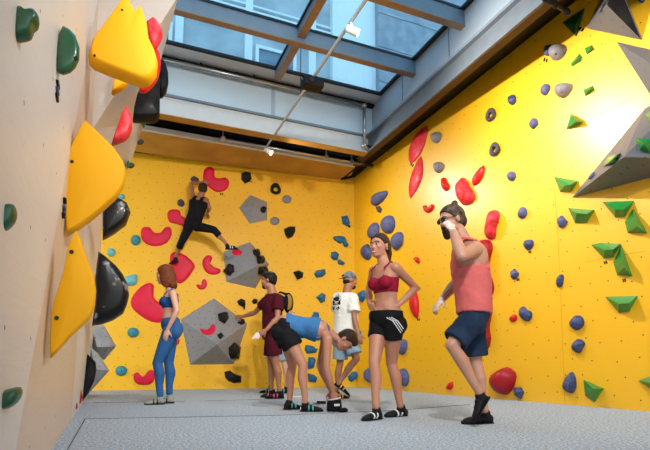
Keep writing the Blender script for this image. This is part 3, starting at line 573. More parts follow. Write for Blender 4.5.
# rings
RING('upper dark ring hold right of the red leaves', 492, 116.2, 5.4, 'dgrey', group='ring holds')
RING('lower dark ring hold above the small red leaf', 496, 150.8, 5.6, 'dgrey', group='ring holds')
# small blue rocks right wall
G7 = 'small blue rocky holds on the right wall'
for lab, x, y, rx, ry, rot in (
    ('navy hold left of the larger light grey hold at the top', 548.6, 50.6, 3.6, 6, 25), ('blue hold left of the lower large light grey hold', 546, 89.6, 3.6, 6.6, 25),
    ('navy hold at the upper edge of the wall above the dark rings', 512.8, 100.2, 4, 5.6, 10), ('blue-grey hold left of the green pyramid', 534.6, 123.4, 3.6, 5.8, 12),
    ('blue-grey hold beside the small red leaf', 512, 176.5, 3.8, 4.8, 20), ('blue-grey hold above the long oval blue one', 523, 213.2, 4, 6, 15),
    ('oval blue hold right of the chalky red pinch', 529.4, 244.6, 4.6, 6, 30), ('slim blue hold in the middle of the right wall', 560.8, 280.8, 3.2, 6.6, 12),
    ('large round blue hold right of centre on the wall', 577.8, 322.8, 6, 7.8, 22), ('round blue hold below the large round one', 579.2, 346, 5.2, 6.8, 25)):
    H(lab, 'navy' if 'navy' in lab else 'slate' if 'grey' in lab else 'navy', circ(x, y, rx, ry, rot, 9, .12), .1 if rx > 5 else .07, 'dome', G7, rough=.1, smoothk=2)
H('pointed blue-grey hold left of the upper green wedge', 'slate', Zp(480, 210, 3.753, 296,30, 312,22, 330,42, 322,60, 305,68, 297,50), .08, 'dome', G7, rough=.15, smoothk=1, smooth=False)
H('pale spiky blue-grey hold below the oval blue one', 'slate', Zp(480, 210, 3.753, 120,232, 132,220, 148,238, 140,256, 128,262), .08, 'dome', G7, rough=.15, smoothk=1, smooth=False)
H('twin-lobed blue hold above the tiny red one', 'navy', Zp(480, 210, 3.753, 153,370, 165,361, 178,374, 194,382, 196,402, 182,418, 164,412, 155,395), .09, 'dome', G7, rough=.1, smoothk=2)
H('blue teardrop hold near the floor, left of the green wedge', 'navy', Zp(480, 310, 3.753, 346,232, 360,252, 362,290, 350,312, 330,306, 319,288, 330,256), .12, 'dome', G7, rough=.1, smoothk=2)
H('small dark blue hold at the floor beside the biggest red dome', 'navy', Zp(480, 310, 3.753, 132,290, 155,290, 166,308, 156,334, 142,328), .09, 'dome', G7, rough=.1, smoothk=1, smooth=False)
# big grey volumes at right
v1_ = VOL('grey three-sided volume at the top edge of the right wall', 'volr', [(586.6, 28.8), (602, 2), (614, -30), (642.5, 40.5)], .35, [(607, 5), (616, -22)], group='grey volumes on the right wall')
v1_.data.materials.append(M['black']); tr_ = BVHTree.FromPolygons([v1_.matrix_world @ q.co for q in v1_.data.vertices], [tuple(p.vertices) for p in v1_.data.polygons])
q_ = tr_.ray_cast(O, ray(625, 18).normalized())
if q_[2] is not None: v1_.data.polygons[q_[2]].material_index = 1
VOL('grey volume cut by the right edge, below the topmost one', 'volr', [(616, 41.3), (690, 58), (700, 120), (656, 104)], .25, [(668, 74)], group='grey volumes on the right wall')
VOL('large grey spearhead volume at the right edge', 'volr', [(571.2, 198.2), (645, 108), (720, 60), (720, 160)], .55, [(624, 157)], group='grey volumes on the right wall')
# greens
G8 = 'green wedge holds on the right wall'
def GE(label, c, apex, h=.14, m='green', at=None, **k): return H(label, m, c, h, 'gem', G8, apex=apex, at=at, **k)
zr = lambda *c: Zp(480, 100, 3.753, *c); zq = lambda *c: Zp(480, 210, 3.753, *c); zt = lambda *c: Zp(480, 0, 3.753, *c); zb = lambda *c: Zp(480, 310, 3.753, *c)
GE('dark green triangle hold beneath the black roof pipe', zt(310,85, 395,30, 362,138), zt(360,90), .08, 'dgreen', bolt=(571.5, 22.8))
GE('small green flake hold right of the upper light grey round one', zt(395,182, 420,170, 428,182, 402,204), zt(412,184), .06)
GE('green slanted flake hold at the top, above the pale lamp-lit patch', zt(342,240, 375,202, 382,212, 378,232, 346,250), zt(364,222), .07)
GE('green flake hold beside the lower light grey round one', zt(390,338, 424,322, 430,334, 396,360), zt(408,338), .07)
GE('green pyramid hold in the upper middle of the right wall', zr(342,50, 385,84, 326,110), zr(360,80, 344,56), .14)
GE('green wedge left of the large grey spearhead\'s tip', zr(280,288, 368,303, 342,345, 302,345), zr(318,322, 340,318))
GE('green wedge below the spearhead\'s tip', zr(332,405, 430,412)+zq(400,48, 358,50), zr(362,425, 400,428))
GE('green wedge below the spearhead, left of the green spike', zr(460,382, 578,378, 545,438, 508,440), zr(508,412, 540,410))
GE('green spike hold under the large grey spearhead', zq(576,-4, 628,88, 556,86, 545,44), zq(580,30, 590,60), .16)
GE('green wedge in the middle right, upper part of a pair', zq(418,130, 455,123, 530,127, 500,178, 466,182), zq(470,150, 500,148))
GE('green kite hold just right of the middle green wedge', zq(530,132, 572,250, 516,244, 502,196), zq(532,180, 540,215), .16)
GE('broad green wedge below the kite hold', zq(470,325, 592,322, 560,382, 522,386), zq(520,352, 560,350))
GE('green wedge near the floor right of the blue teardrop', zb(390,262, 465,295, 430,347, 396,320), zb(425,295), .18)
GE('green wedge near the floor cut by the right edge', zb(595,265, 640,248, 700,240, 690,300, 650,300), zb(645,275, 670,270), .16)
GE('green hold low on the spearhead\'s light face', zr(466,250, 480,218, 518,204, 508,232), zr(494,226), .08)
GE('green hold on the spearhead above its crease', zr(582,142, 612,150, 650,150, 660,175, 640,202, 600,185), zr(615,165), .12, at=(648, 144))
GE('green hold at the top of the spearhead', zr(622,58, 640,44, 680,44, 680,84, 640,88), zr(650,66), .1, at=(648, 117))
RING('dark slot hold on the spearhead\'s ridge', 619.6, 157.5, 2.6, 'black', group='ring holds')
RING('grey loop hold near the tip of the spearhead', 592.6, 177, 3.4, 'slate', group='ring holds')
H('dark blue hold cut by the top right corner of the wall', 'navy', [(637, -3), (640, -6), (645, -5), (644, 2), (640, 2.6)], .07, 'dome', G7)

# ================================================================ LEFT WALL
def macro(label, m, pts, tf, tb_, wallpx=None, Y=None, kind='dome', name='climbing_macro', cat='climbing macro', group=None, smoothk=1, apex=(), sc=.5, push=.06, bolts=(), tilt=0.):
    """a big hold seen side-on: its outline stands across the wall, with real thickness to both sides"""
    Y = Y or hit(*wallpx)[0].y; n = V(tilt, -1, 0).normalized()
    cx = sum(p[0] for p in pts)/len(pts); cy = sum(p[1] for p in pts)/len(pts); loc = onY(cx, cy, Y)
    if kind == 'gem':
        vs = [on(x, y, loc, n) for x, y in pts]+[on(x, y, loc+n*tf*(k[0] if k else 1), n) for x, y, *k in apex]+[V(min(on(x, y, loc, n).x for x, y in pts)-.02, q.y+tb_, q.z) for q in (on(*pts[0], loc, n), on(*pts[-1], loc, n))]
        v, f = hull(vs)
    elif kind == 'slab':   # near face flat with a rounded rim
        u = Z; w = n.cross(u); P = [on(x, y, loc, n)-loc for x, y in pts]; P = [Vector((p.dot(w), p.dot(u))) for p in P]
        if smoothk > 1: P = closed_curve(P, smoothk)
        c = sum(P, Vector((0, 0)))/len(P); k_ = len(P); v = []; f = []
        R = [(1-sc*.0-(1-math.cos(t))*sc, tf*math.sin(t)) for t in [i*math.pi/2/6 for i in range(7)]]; B = [(1-(1-math.cos(t))*.5, -tb_*math.sin(t)) for t in [i*math.pi/2/4 for i in range(1, 5)]]
        rings = list(reversed(B))+R
        for s, z in rings: v += [loc+w*(c+(q-c)*s).x+u*(c+(q-c)*s).y+n*z for q in P]
        for i in range(len(rings)-1):
            for j in range(k_): f.append((i*k_+j, i*k_+(j+1) % k_, (i+1)*k_+(j+1) % k_, (i+1)*k_+j))
        v.append(loc+w*c.x+u*c.y+n*tf*1.02); v.append(loc+w*c.x+u*c.y-n*tb_); e = (len(rings)-1)*k_
        for j in range(k_): f.append((e+j, e+(j+1) % k_, len(v)-2)); f.append((j, (j+1) % k_, len(v)-1))
    else:
        v, f = solid(pts, loc, n, tf, 'dome', back=tb_, smoothk=smoothk)
    x0 = min(q[0] for q in v); v = [Vector(q) for q in v]
    o = mkobj(name, v, f, m, None, loc, kind != 'gem'); tag(o, label, cat, group)
    T = BVHTree.FromPolygons(v, f)
    for bx, by in bolts:
        d = ray(bx, by).normalized(); q, qn, i, t_ = T.ray_cast(O, d)
        if q:
            if qn.dot(d) > 0: qn = -qn
            u, w = frame_axes(qn); r = .011; mkobj('bolt', *loft([(q-qn*.006, u*r, w*r), (q+qn*.003, u*r, w*r)], 10), 'bolt', o)
    return o
GM = 'big yellow macros on the left wall'; z1 = lambda *c: Zp(0, 0, 3.753, *c)
macro('large yellow beak-shaped macro at the top of the left wall', 'ymac', z1(335,240, 333,215, 345,170, 400,95, 440,38, 470,-6, 490,36, 507,68, 524,40, 540,72, 552,110, 558,165, 582,215, 592,252, 588,290, 568,318, 538,325, 480,306, 400,276, 345,252), .12, .14, Y=4.2, kind='slab', sc=.13, group=GM, bolts=[(94.6, 55.6), (122, 10)])
macro('small yellow triangular macro tip below the beak-shaped one', 'ymac', z1(418,348, 430,292, 482,308, 470,322), .06, .12, Y=5.3, kind='slab', group=GM)
macro('broad yellow triangular macro in the middle of the left wall', 'ymac', [(66, 232), (64.8, 200), (66.6, 157), (75, 139), (84.9, 121.6), (98.6, 134), (114.6, 150), (123, 162), (126.4, 172), (124, 187), (117, 198), (102.6, 211), (90.6, 221), (78, 230), (66.5, 236.5)], .07, .14, Y=3.4, kind='slab', sc=.10, group=GM, bolts=[(72, 161.6)])
macro('tall yellow macro low on the left wall', 'ymac', [(76.3, 231), (81, 240), (85, 252), (90, 265), (94.6, 278), (96.4, 292), (95, 305), (91.5, 317), (84, 325), (70, 338), (58, 352), (50.6, 358.5), (50, 345), (51.5, 320), (53.5, 305), (59, 288), (63.5, 274), (66.5, 258), (69, 244)], .05, .10, Y=2.72, kind='slab', sc=.10, group=GM, bolts=[(71.6, 252), (56.6, 318)])
GB = 'black macros on the left wall'
macro('glossy chalk-scuffed black macro in the middle of the left wall edge', 'gloss', [(98.5, 251.5), (107, 258), (116, 266), (122.5, 274), (128, 285), (129.3, 295), (127, 305), (123, 314), (113, 320.5), (102, 324.5), (92, 326), (93.5, 315), (95.6, 300), (95, 280), (96.6, 265)], .2, .2, Y=5.9, kind='slab', sc=.35, group=GB)
macro('glossy black macro above the middle one, beside the broad yellow macro', 'gloss', [(102.6, 240), (102.6, 208.6), (110, 202), (117.5, 198.8), (127, 204), (130.6, 213), (126.5, 224), (115, 233), (104, 239.5)], .18, .2, Y=6.1, kind='slab', sc=.35, group=GB)
z9 = lambda *c: Zp(90, 60, 5.625, *c)
macro('black wedge macro below the red hold at the top of the left wall', 'chalkblack', z9(262,215, 276,188, 350,120, 386,105, 390,180, 392,240, 390,330, 368,345, 300,346, 240,342, 248,270), .16, .2, Y=6.4, kind='slab', sc=.12, group=GB)
macro('round black macro at the upper right end of the left wall', 'chalkblack', z9(390,-10, 405,8, 425,45, 438,90, 440,140, 432,180, 412,205, 392,212, 384,160, 386,60), .16, .16, Y=6.9, kind='slab', sc=.35, group=GB)
GR = 'red holds on the left wall'
macro('upper red hold at the top, behind the yellow beak', 'redp', z1(545,95, 558,80, 575,70, 592,90, 608,118, 610,140, 598,165, 578,192, 562,175, 555,150), .09, .1, Y=5.0, kind='slab', group=GR, smoothk=2, name='climbing_hold', cat=CH)
macro('long red hold curving behind the yellow beak\'s tip', 'red', z1(575,200, 588,186, 598,200, 604,240, 598,280, 585,310, 560,338, 540,347, 522,343, 528,322, 560,300, 575,260), .08, .1, Y=5.1, kind='slab', group=GR, smoothk=2, name='climbing_hold', cat=CH)
macro('glossy red hold hanging above the broad yellow macro\'s right end', 'redp', [(126.2, 106.4), (130, 112.5), (132.4, 120), (132.2, 129), (129, 136.5), (124, 140.5), (111.5, 145), (114, 137), (118, 126), (122, 114)], .1, .14, Y=5.4, kind='slab', sc=.35, group=GR, name='climbing_hold', cat=CH)
macro('left of two small red pointed holds near the floor', 'dred', [(70, 396), (77.5, 404), (77.6, 408), (69, 416.5), (68.6, 406)], .05, .1, Y=5.4, kind='slab', sc=.5, group=GR, name='climbing_hold', cat=CH)
macro('right of two small red pointed holds near the floor', 'dred', [(80.3, 387), (82.8, 396.6), (81, 403), (76.8, 406.5), (76.4, 399)], .05, .1, Y=6.0, kind='slab', sc=.5, group=GR, name='climbing_hold', cat=CH)
macro('flat black wedge macro near the floor at the far end of the left wall', 'chalkblack', [(87.2, 353.6), (95.8, 362), (96.6, 370), (94.6, 380.5), (88, 394), (81.5, 403), (82, 385), (84.5, 366)], .1, .12, Y=6.7, kind='slab', sc=.35, group=GB)
macro('upper light grey pyramid volume at the far end of the left wall', 'volw', [(92, 326), (104, 325), (116.2, 346.2), (104, 360.5), (92.5, 346.7)], .35, .3, Y=8.2, kind='gem', apex=[(97, 347), (112, 346.4)], name='climbing_volume', cat=CV, group='grey pyramid volumes')
macro('lower grey pyramid volume at the far end of the left wall, near the floor', 'volw', [(91, 347.4), (98, 353), (109.4, 370.4), (96.7, 384.5), (86.5, 396), (88, 370)], .35, .3, Y=7.7, kind='gem', apex=[(95, 369), (105.5, 370.3)], name='climbing_volume', cat=CV, group='grey pyramid volumes')
GG = 'dark green holds on the left wall'
macro('lumpy dark green hold in the top left corner', 'dgreen', z1(52,92, 60,38, 78,32, 95,44, 115,42, 132,44, 147,68, 145,92, 128,104, 115,138, 78,150, 54,147), .03, .04, wallpx=(16, 25), kind='slab', group=GG, smoothk=2, name='climbing_hold', cat=CH, bolts=[(36, 11)])
macro('half-moon dark green hold near the top of the left wall', 'dgreen', z1(213,268, 213,200, 222,125, 236,98, 262,112, 284,136, 299,180, 298,220, 282,252, 262,270, 235,278), .03, .05, wallpx=(57, 50), kind='slab', group=GG, name='climbing_hold', cat=CH, bolts=[(76, 58.6)])
macro('dark green hold at the left edge, mid-height', 'dgreen', [(-6, 206), (6, 204.6), (14, 205), (16.8, 212), (15, 221), (7, 229.5), (-2, 232), (-7, 222)], .03, .04, wallpx=(5, 218), kind='slab', group=GG, smoothk=2, name='climbing_hold', cat=CH)
macro('dark green hold at the left edge near the bottom', 'dgreen', [(-1, 405), (1.5, 392.5), (12, 388), (19.6, 387), (21.6, 393), (17, 403), (8, 408.6), (0, 409.4)], .05, .07, wallpx=(5, 400), kind='slab', group=GG, smoothk=2, name='climbing_hold', cat=CH)
macro('small grey hold on the far top edge of the left wall', 'dgrey', circ(140.6, 142, 3.4, 2.3, -15), .04, .06, Y=8.3, kind='slab', group='small holds on the far edge of the left wall', name='climbing_hold', cat=CH)
macro('small grey hold on the far edge, above the black macro', 'dgrey', circ(131, 165.5, 3.8, 2.5, -10), .04, .06, Y=8.2, kind='slab', group='small holds on the far edge of the left wall', name='climbing_hold', cat=CH)
macro('small bright green hold beside the lower small grey one', 'green', [(127, 161.5), (129, 160.5), (130, 166), (127.6, 168.6), (126.6, 165)], .04, .05, Y=8.1, kind='slab', group='small holds on the far edge of the left wall', name='climbing_hold', cat=CH)
macro('tiny green hold at the very top of the far wall edge', 'green', [(141.5, 123), (144, 121), (146, 124), (143.6, 128)], .03, .05, Y=8.2, kind='slab', group='small holds on the far edge of the left wall', name='climbing_hold', cat=CH)
def strip(label, x, y, hh):
    loc, n = hit(x, y); t = empty('route_tag', loc); tag(t, label, 'route tag', 'route tags on the left wall'); dep = (loc-O).dot(FW)*1/F
    for i in range(3):
        z_ = (i-1)*hh*dep*.62; h_ = hh*dep*.28; c = loc+Z*z_; w = n.cross(Z).normalized()
        mkobj('tag_strip', *loft([(c-n*.005, w*.05, Z*h_), (c+n*.012, w*.04, Z*h_*.85)], 10), 'blackmetal' if i != 1 else 'navy', t)
strip('dark upright tag below the half-moon green hold', 56, 91, 11); strip('dark upright tag beside the broad yellow macro\'s foot', 63.6, 208, 12)
# ================================================================ PEOPLE
M.update(
 skin=mat('skin', (.47, .21, .13), .5, var=.1, vs=5, sss=.08, coat=.05), skinl=mat('fair_skin', (.60, .33, .24), .5, var=.1, vs=5, sss=.08), skint=mat('tanned_skin', (.36, .155, .085), .5, var=.12, vs=6, sss=.06),
 skinm=mat('lightly_tanned_skin', (.50, .25, .17), .45, var=.12, vs=6, sss=.06, coat=.08), lips=mat('lips', (.48, .09, .08), .4), eyew=mat('eye_white', (.5, .47, .45), .25), iris=mat('dark_iris', (.02, .012, .008), .2), teeth=mat('teeth', (.85, .82, .76), .3),
 hbrown=mat('dark_brown_hair', (.035, .018, .010), .45, rgb2=(.045, .025, .015), vs=30, bump=.8, bs=70), hblack=mat('black_hair', (.012, .009, .008), .4, bump=.8, bs=70), hred=mat('auburn_hair', (.10, .022, .008), .42, rgb2=(.17, .045, .015), vs=22, bump=.8, bs=60),
 hmix=mat('brown_streaked_hair', (.028, .018, .012), .5, rgb2=(.12, .09, .07), vs=26, bump=.9, bs=70),
 maroon=mat('maroon_cotton', (.065, .005, .012), .85, bump=.25, bs=25), wine=mat('wine_red_fabric', (.26, .008, .03), .7, bump=.1, bs=40), blackf=mat('black_fabric', (.008, .008, .010), .75, bump=.2, bs=30), whitef=mat('white_cotton', (.78, .76, .70), .85, bump=.3, bs=16),
 salmon=mat('salmon_pink_cotton', (.66, .145, .14), .85, var=.15, bump=.4, bs=14), navyf=mat('navy_cotton', (.008, .018, .042), .8, rgb2=(.018, .035, .07), bump=.25, bs=25), bluef=mat('blue_jersey', (.045, .16, .36), .75, bump=.2, bs=30), legg=mat('blue_leggings', (.026, .105, .27), .6, var=.15, bump=.1, bs=60), topb=mat('deep_blue_top', (.012, .06, .20), .65),
 denim=mat('pale_denim', (.25, .38, .48), .85, bump=.2, bs=60), tattoo=mat('tattoo_ink', (.07, .055, .06), .6), capg=mat('grey_cap_fabric', (.09, .10, .12), .8, rgb2=(.22, .24, .26), vs=20), rubber=mat('black_rubber', (.012, .012, .013), .6), shoeb=mat('black_shoe_fabric', (.012, .012, .014), .6, bump=.2, bs=60),
 shoeg=mat('grey_green_shoe', (.30, .32, .27), .6, bump=.2), shoet=mat('teal_trim', (.05, .40, .40), .5), shoep=mat('pink_trim', (.85, .06, .16), .5), shoey=mat('yellow_trim', (.85, .50, .02), .5), shoew=mat('white_trim', (.75, .76, .76), .5), chalk=mat('chalky_skin', (.72, .60, .55), .8, rgb2=(.55, .38, .30), vs=30), ochre=mat('ochre_lining', (.35, .18, .01), .7), paper=mat('pale_pink_paper', (.75, .60, .62), .7),
)
for q_ in 'hbrown hblack hred hmix blackf navyf maroon wine rubber shoeb bluef legg topb salmon capg'.split():
    M[q_].node_tree.nodes['Principled BSDF'].inputs['Specular IOR Level'].default_value = .12
def union(name, prims, vox, m, parent, smooth=2, inflate=0., wr=None):
    v, f = merge(prims); me = bpy.data.meshes.new(name); me.from_pydata([tuple(q) for q in v], [], f)
    bm = bmesh.new(); bm.from_mesh(me); bmesh.ops.triangulate(bm, faces=[q for q in bm.faces if len(q.verts) > 4]); bm.to_mesh(me); bm.free()
    tmp = bpy.data.objects.new('tmp', me); COL.objects.link(tmp); md = tmp.modifiers.new('r', 'REMESH'); md.mode = 'VOXEL'; md.voxel_size = vox; md.adaptivity = 0
    dg = bpy.context.evaluated_depsgraph_get(); dg.update(); ev = tmp.evaluated_get(dg); m2 = bpy.data.meshes.new_from_object(ev)
    bpy.data.objects.remove(tmp); bm = bmesh.new(); bm.from_mesh(m2)
    for _ in range(smooth): bmesh.ops.smooth_vert(bm, verts=bm.verts, factor=.5, use_axis_x=True, use_axis_y=True, use_axis_z=True)
    if wr is None: wr = {'t_shirt': .008, 'shorts': .006, 'tank_top': .007}.get(name, 0)
    if wr:
        bm.normal_update(); mv = [(q, q.normal*wr*(noise.noise(V(q.co.x*11+q.co.z*5, q.co.y*11, q.co.z*6))+.5*noise.noise(q.co*26)+.15)) for q in bm.verts]
        for q, dv in mv: q.co += dv
    og = parent.matrix_world.translation.copy()
    for q in bm.verts: q.co -= og
    for q in bm.faces: q.smooth = True
    bm.to_mesh(m2); bm.free(); m2.name = name; m2.materials.clear(); m2.materials.append(M[m])
    o = bpy.data.objects.new(name, m2); COL.objects.link(o); o.parent = parent; o.matrix_world = Matrix.Translation(og); o.location = (0, 0, 0); return o
def bez(p0, p1, p2, t): return p0*(1-t)**2+p1*2*t*(1-t)+p2*t*t
FEM = [(-.17, .085, .075), (-.08, .15, .105), (0, .168, .115), (.12, .162, .108), (.25, .138, .092), (.38, .118, .082), (.5, .120, .084), (.65, .134, .095), (.78, .142, .096), (.88, .140, .085), (.95, .11, .068), (1.02, .06, .05)]
MAL = [(-.17, .085, .08), (-.08, .145, .105), (0, .160, .115), (.12, .155, .112), (.25, .145, .105), (.38, .142, .102), (.5, .150, .108), (.65, .168, .118), (.78, .178, .118), (.88, .170, .102), (.95, .13, .08), (1.02, .07, .055)]
class Fig:
    def __init__(s, name, label, d, S, front, sex, joints, vox, skin, bend=(0, 0, 0), group=None):
        """joints: pixel x, y, and depth offset from the figure's own distance d"""
        s.S = S; s.d = d; s.aS = 1.; s.hS = 1.07; s.lS = 1.; s.sex = sex; s.vox = vox; s.skin = skin
        s.j = {k: J(q[0], q[1], d+(q[2] if len(q) > 2 else 0)) for k, q in joints.items()}
        j = s.j; s.front = Vector(front).normalized(); base = (j['ank_a']+j['ank_b'])/2
        s.root = empty('person', V(base.x, base.y, 0) if 'free' not in joints else base); tag(s.root, label, 'person', group)
        s.lh = (j['hip_b']-j['hip_a']).normalized(); s.ls = (j['sho_b']-j['sho_a']).normalized()
        s.P = (j['hip_a']+j['hip_b'])/2+Z*.0; s.Nk = j['neck']; s.mid = (s.P+s.Nk)/2+Vector(bend)
        if 'pel' in j: s.P = j['pel']
    def spine(s, t):
        c = bez(s.P, s.mid, s.Nk, t) if 0 <= t <= 1 else (s.P+(s.mid-s.P).normalized()*t*(s.Nk-s.P).length if t < 0 else s.Nk+(s.Nk-s.mid).normalized()*(t-1)*(s.Nk-s.P).length)
        a, b = max(t-.05, 0), min(t+.05, 1); a = min(a, .95); b = max(b, .05); d = (bez(s.P, s.mid, s.Nk, b)-bez(s.P, s.mid, s.Nk, a)).normalized()
        k = min(max(t, 0), 1); l = (s.lh*(1-k)+s.ls*k); l = (l-d*l.dot(d)).normalized(); f = l.cross(d)
        if f.dot(s.front) < 0: f = -f
        return c, d, l, f
    def torso(s, t0=-1, t1=2, add=0., sc=1., fl=0., prof=None):
        T = prof or (FEM if s.sex == 'f' else MAL); S = s.S*sc
        def at(t):
            for i in range(len(T)-1):
                if T[i][0] <= t <= T[i+1][0]:
                    k = (t-T[i][0])/(T[i+1][0]-T[i][0]); k = k*k*(3-2*k)*.5+k*.5; return T[i][1]*(1-k)+T[i+1][1]*k, T[i][2]*(1-k)+T[i+1][2]*k
            return T[-1][1:] if t > T[-1][0] else T[0][1:]
        t0 = max(t0, T[0][0]); t1 = min(t1, T[-1][0]); n = max(4, int((t1-t0)/.06)); secs = []
        for i in range(n+1):
            t = t0+(t1-t0)*i/n; w, dd = at(t); c, d, l, f = s.spine(t); e = add+fl*(1-i/n); secs.append((c, l*(w*S+e), f*(dd*S+e)))
        return loft(secs, 22)
    def arm(s, k, add=0., part='all'):
        j = s.j; S = s.S*(.88 if s.sex == 'f' else 1.)*s.aS; a, e, w = j['sho_'+k], j['elb_'+k], j['wri_'+k]; o = []
        if part in ('all', 'up'):
            mdl = a.lerp(e, .35); o += [cap(a, mdl, .054*S+add, .047*S+add), cap(mdl, e, .047*S+add, .037*S+add)]
            c = s.spine(.93)[0]; o.append(cap(c.lerp(a, .25)+Z*.0, a, .055*S+add, .052*S+add))
        if part == 'all':
            mdl = e.lerp(w, .3); o += [cap(e, mdl, .037*S, .041*S), cap(mdl, w, .041*S, .024*S)]
        return o
    def leg(s, k, add=0.):
        j = s.j; S = s.S*s.lS; h, n, a = j['hip_'+k], j['kne_'+k], j['ank_'+k]; d = (a-n).normalized(); th = .084 if s.sex == 'f' else .080
        back = s.kb(k); m1 = h.lerp(n, .45); m2 = n.lerp(a, .33)+back*.015*S
        return [cap(h, m1, th*S+add, (th-.012)*S+add), cap(m1, n, (th-.012)*S+add, .050*S+add), cap(n, m2, .048*S+add, .053*S+add), cap(m2, n.lerp(a, .72), .053*S+add, .036*S+add), cap(n.lerp(a, .72), a, .036*S+add, .032*S+add), ell(h-s.front*.045*S, s.lh*(.085*S+add), s.front*(.085*S+add), Z*(.095*S+add))]
    def kb(s, k):
        n = s.j['kne_'+k]; h = s.j['hip_'+k]; a = s.j['ank_'+k]; m = (h+a)/2-n; return m.normalized() if m.length > .03 else -s.front
    def head(s, f, u=(0, 0, 1), neck=True):
        S = s.S*s.hS; f = Vector(f).normalized(); u = Vector(u); u = (u-f*u.dot(f)).normalized(); l = f.cross(u); c = s.j['head']; s.hf, s.hu, s.hl = f, u, l
        s.hp = lambda a, b, e: c+l*(a*S)+f*(b*S)+u*(e*S); p = s.hp; X = lambda a, b, e: (l*(a*S), f*(b*S), u*(e*S))
        o = [ell(p(0, -.012, .022), *X(.074, .094, .088)), ell(p(0, .020, -.035), *X(.062, .070, .080)), ell(p(0, .058, -.090), *X(.030, .030, .022)), ell(p(0, .064, -.055), *X(.034, .028, .030)), ell(p(0, .030, -.085), *X(.050, .048, .028)),
             cap(p(0, .082, .012), p(0, .096, -.024), .0065*S, .0095*S), ell(p(0, .091, -.028), *X(.016, .011, .008)), ell(p(0, .074, .026), *X(.052, .018, .012)), ell(p(.036, .062, -.022), *X(.024, .022, .02)), ell(p(-.036, .062, -.022), *X(.024, .022, .02))]
        for q in (-1, 1): o += [ell(p(q*.077, -.006, -.006), *X(.010, .019, .031)), cap(p(q*.045, .01, -.07), p(0, .05, -.085), .02*S, .02*S)]
        nr = .047 if s.sex == 'f' else .056
        o.append(cap(s.Nk-(s.Nk-s.mid).normalized()*.02, p(0, -.022, -.06), (nr+.008)*S, nr*S)); return o
    def face(s, smile=False, lid=False):
        p = s.hp; S = s.S*s.hS; l, f, u = s.hl, s.hf, s.hu
        for q in (-1, 1):
            e = mkobj('eye', *ell(p(q*.031, .0765, .003), l*.013*S, f*.010*S, u*.0065*S), 'eyew', s.root, smooth=True)
            mkobj('iris', *ell(p(q*.031, .0845, .003), l*.0065*S, f*.0045*S, u*.0065*S), 'iris', e, smooth=True)
            mkobj('eyebrow', *tube([p(q*.014, .0905, .026), p(q*.034, .086, .029), p(q*.052, .070, .024)], .0032*S, 8), s.hair_m, s.root, smooth=True)
        mo = mkobj('lips', *merge([ell(p(0, .089, -.056), l*.020*S, f*.006*S, u*.0045*S), ell(p(0, .087, -.064 - (.010 if smile else 0)), l*.017*S, f*.006*S, u*.005*S)]), 'lips', s.root, smooth=True)
        if smile: mkobj('teeth', *ell(p(0, .088, -.063), l*.018*S, f*.006*S, u*.006*S), 'teeth', mo, smooth=True)
    def hair(s, kind, m, vox=None):
        p = s.hp; S = s.S*s.hS; l, f, u = s.hl, s.hf, s.hu; X = lambda a, b, e: (l*(a*S), f*(b*S), u*(e*S)); s.hair_m = m
        cuts = [(p(0, .052, .050), (f*.75-u*.62).normalized()), (p(0, 0, -.060), -u)]
        if kind == 'bob': cuts = [(p(0, .062, .030), (f*.9-u*.35).normalized())]
        o = [ell(p(0, -.014, .026), *X(.085, .106, .099), cuts=cuts)]
        if kind == 'short': o.append(ell(p(0, .02, .075), *X(.062, .07, .046)))
        if kind == 'bob': o += [ell(p(q*.060, -.018, -.055), *X(.034, .072, .12)) for q in (-1, 1)]+[ell(p(0, -.080, -.06), *X(.080, .050, .13)), ell(p(0, -.075, -.14), *X(.090, .055, .06))]
        if kind == 'pony':
            a = p(0, -.095, .045); o += [cap(a, p(0, -.125, .03), .028*S, .032*S), cap(p(0, -.125, .03), p(0, -.135, -.06), .034*S, .036*S), cap(p(0, -.135, -.06), p(.0, -.115, -.16), .036*S, .022*S), cap(p(0, -.115, -.16), p(0, -.10, -.21), .022*S, .008*S)]
        if kind == 'bun': o += [ell(p(0, -.062, .125), *X(.026, .026, .024)), cap(p(0, -.05, .10), p(0, -.06, .12), .018*S, .018*S), ell(p(0, -.075, -.02), *X(.07, .04, .06))]
        if kind in ('short', 'bun', 'pony'): o += [ell(p(0, -.062, -.018), *X(.070, .045, .055))]
        return union('hair', o, vox or s.vox, m, s.root, 1)
    def hand(s, k, dr, nrm, curl=.5, thumb=1, spread=.0, sc=1.):
        w = s.j['wri_'+k]; S = s.S*(.9 if s.sex == 'f' else 1.)*sc; d = Vector(dr).normalized(); n = Vector(nrm); n = (n-d*n.dot(d)).normalized(); sd = d.cross(n)*thumb
        L = loft([(w-d*.02*S, sd*.026*S, n*.020*S), (w+d*.01*S, sd*.028*S, n*.018*S), (w+d*.045*S, sd*.040*S, n*.017*S), (w+d*.088*S, sd*.041*S, n*.013*S), (w+d*.096*S, sd*.036*S, n*.009*S)], 14); o = [L]
        for i, (off, ln) in enumerate(((.031, .072), (.0105, .080), (-.0105, .075), (-.031, .060))):
            b = w+d*.088*S+sd*off*S; a = curl*.6+.05*i; q = b; ang = a; dv = (d+sd*spread*(off*12)).normalized(); r = .0092
            for seg, fr in enumerate((.42, .33, .25)):
                e = q+(dv*math.cos(ang)+n*math.sin(ang))*ln*fr*S; o.append(cap(q, e, r*S, (r-.0008)*S, 8)); q = e; ang += curl*.75; r -= .0008
        b = w+d*.03*S+sd*.028*S; e = b+(d*.55+sd*.65+n*.35).normalized()*.042*S; o += [cap(b, e, .015*S, .0125*S, 8), cap(e, e+(d*.8+sd*.3+n*(.25+curl*.5)).normalized()*.036*S, .0118*S, .0095*S, 8)]; return o
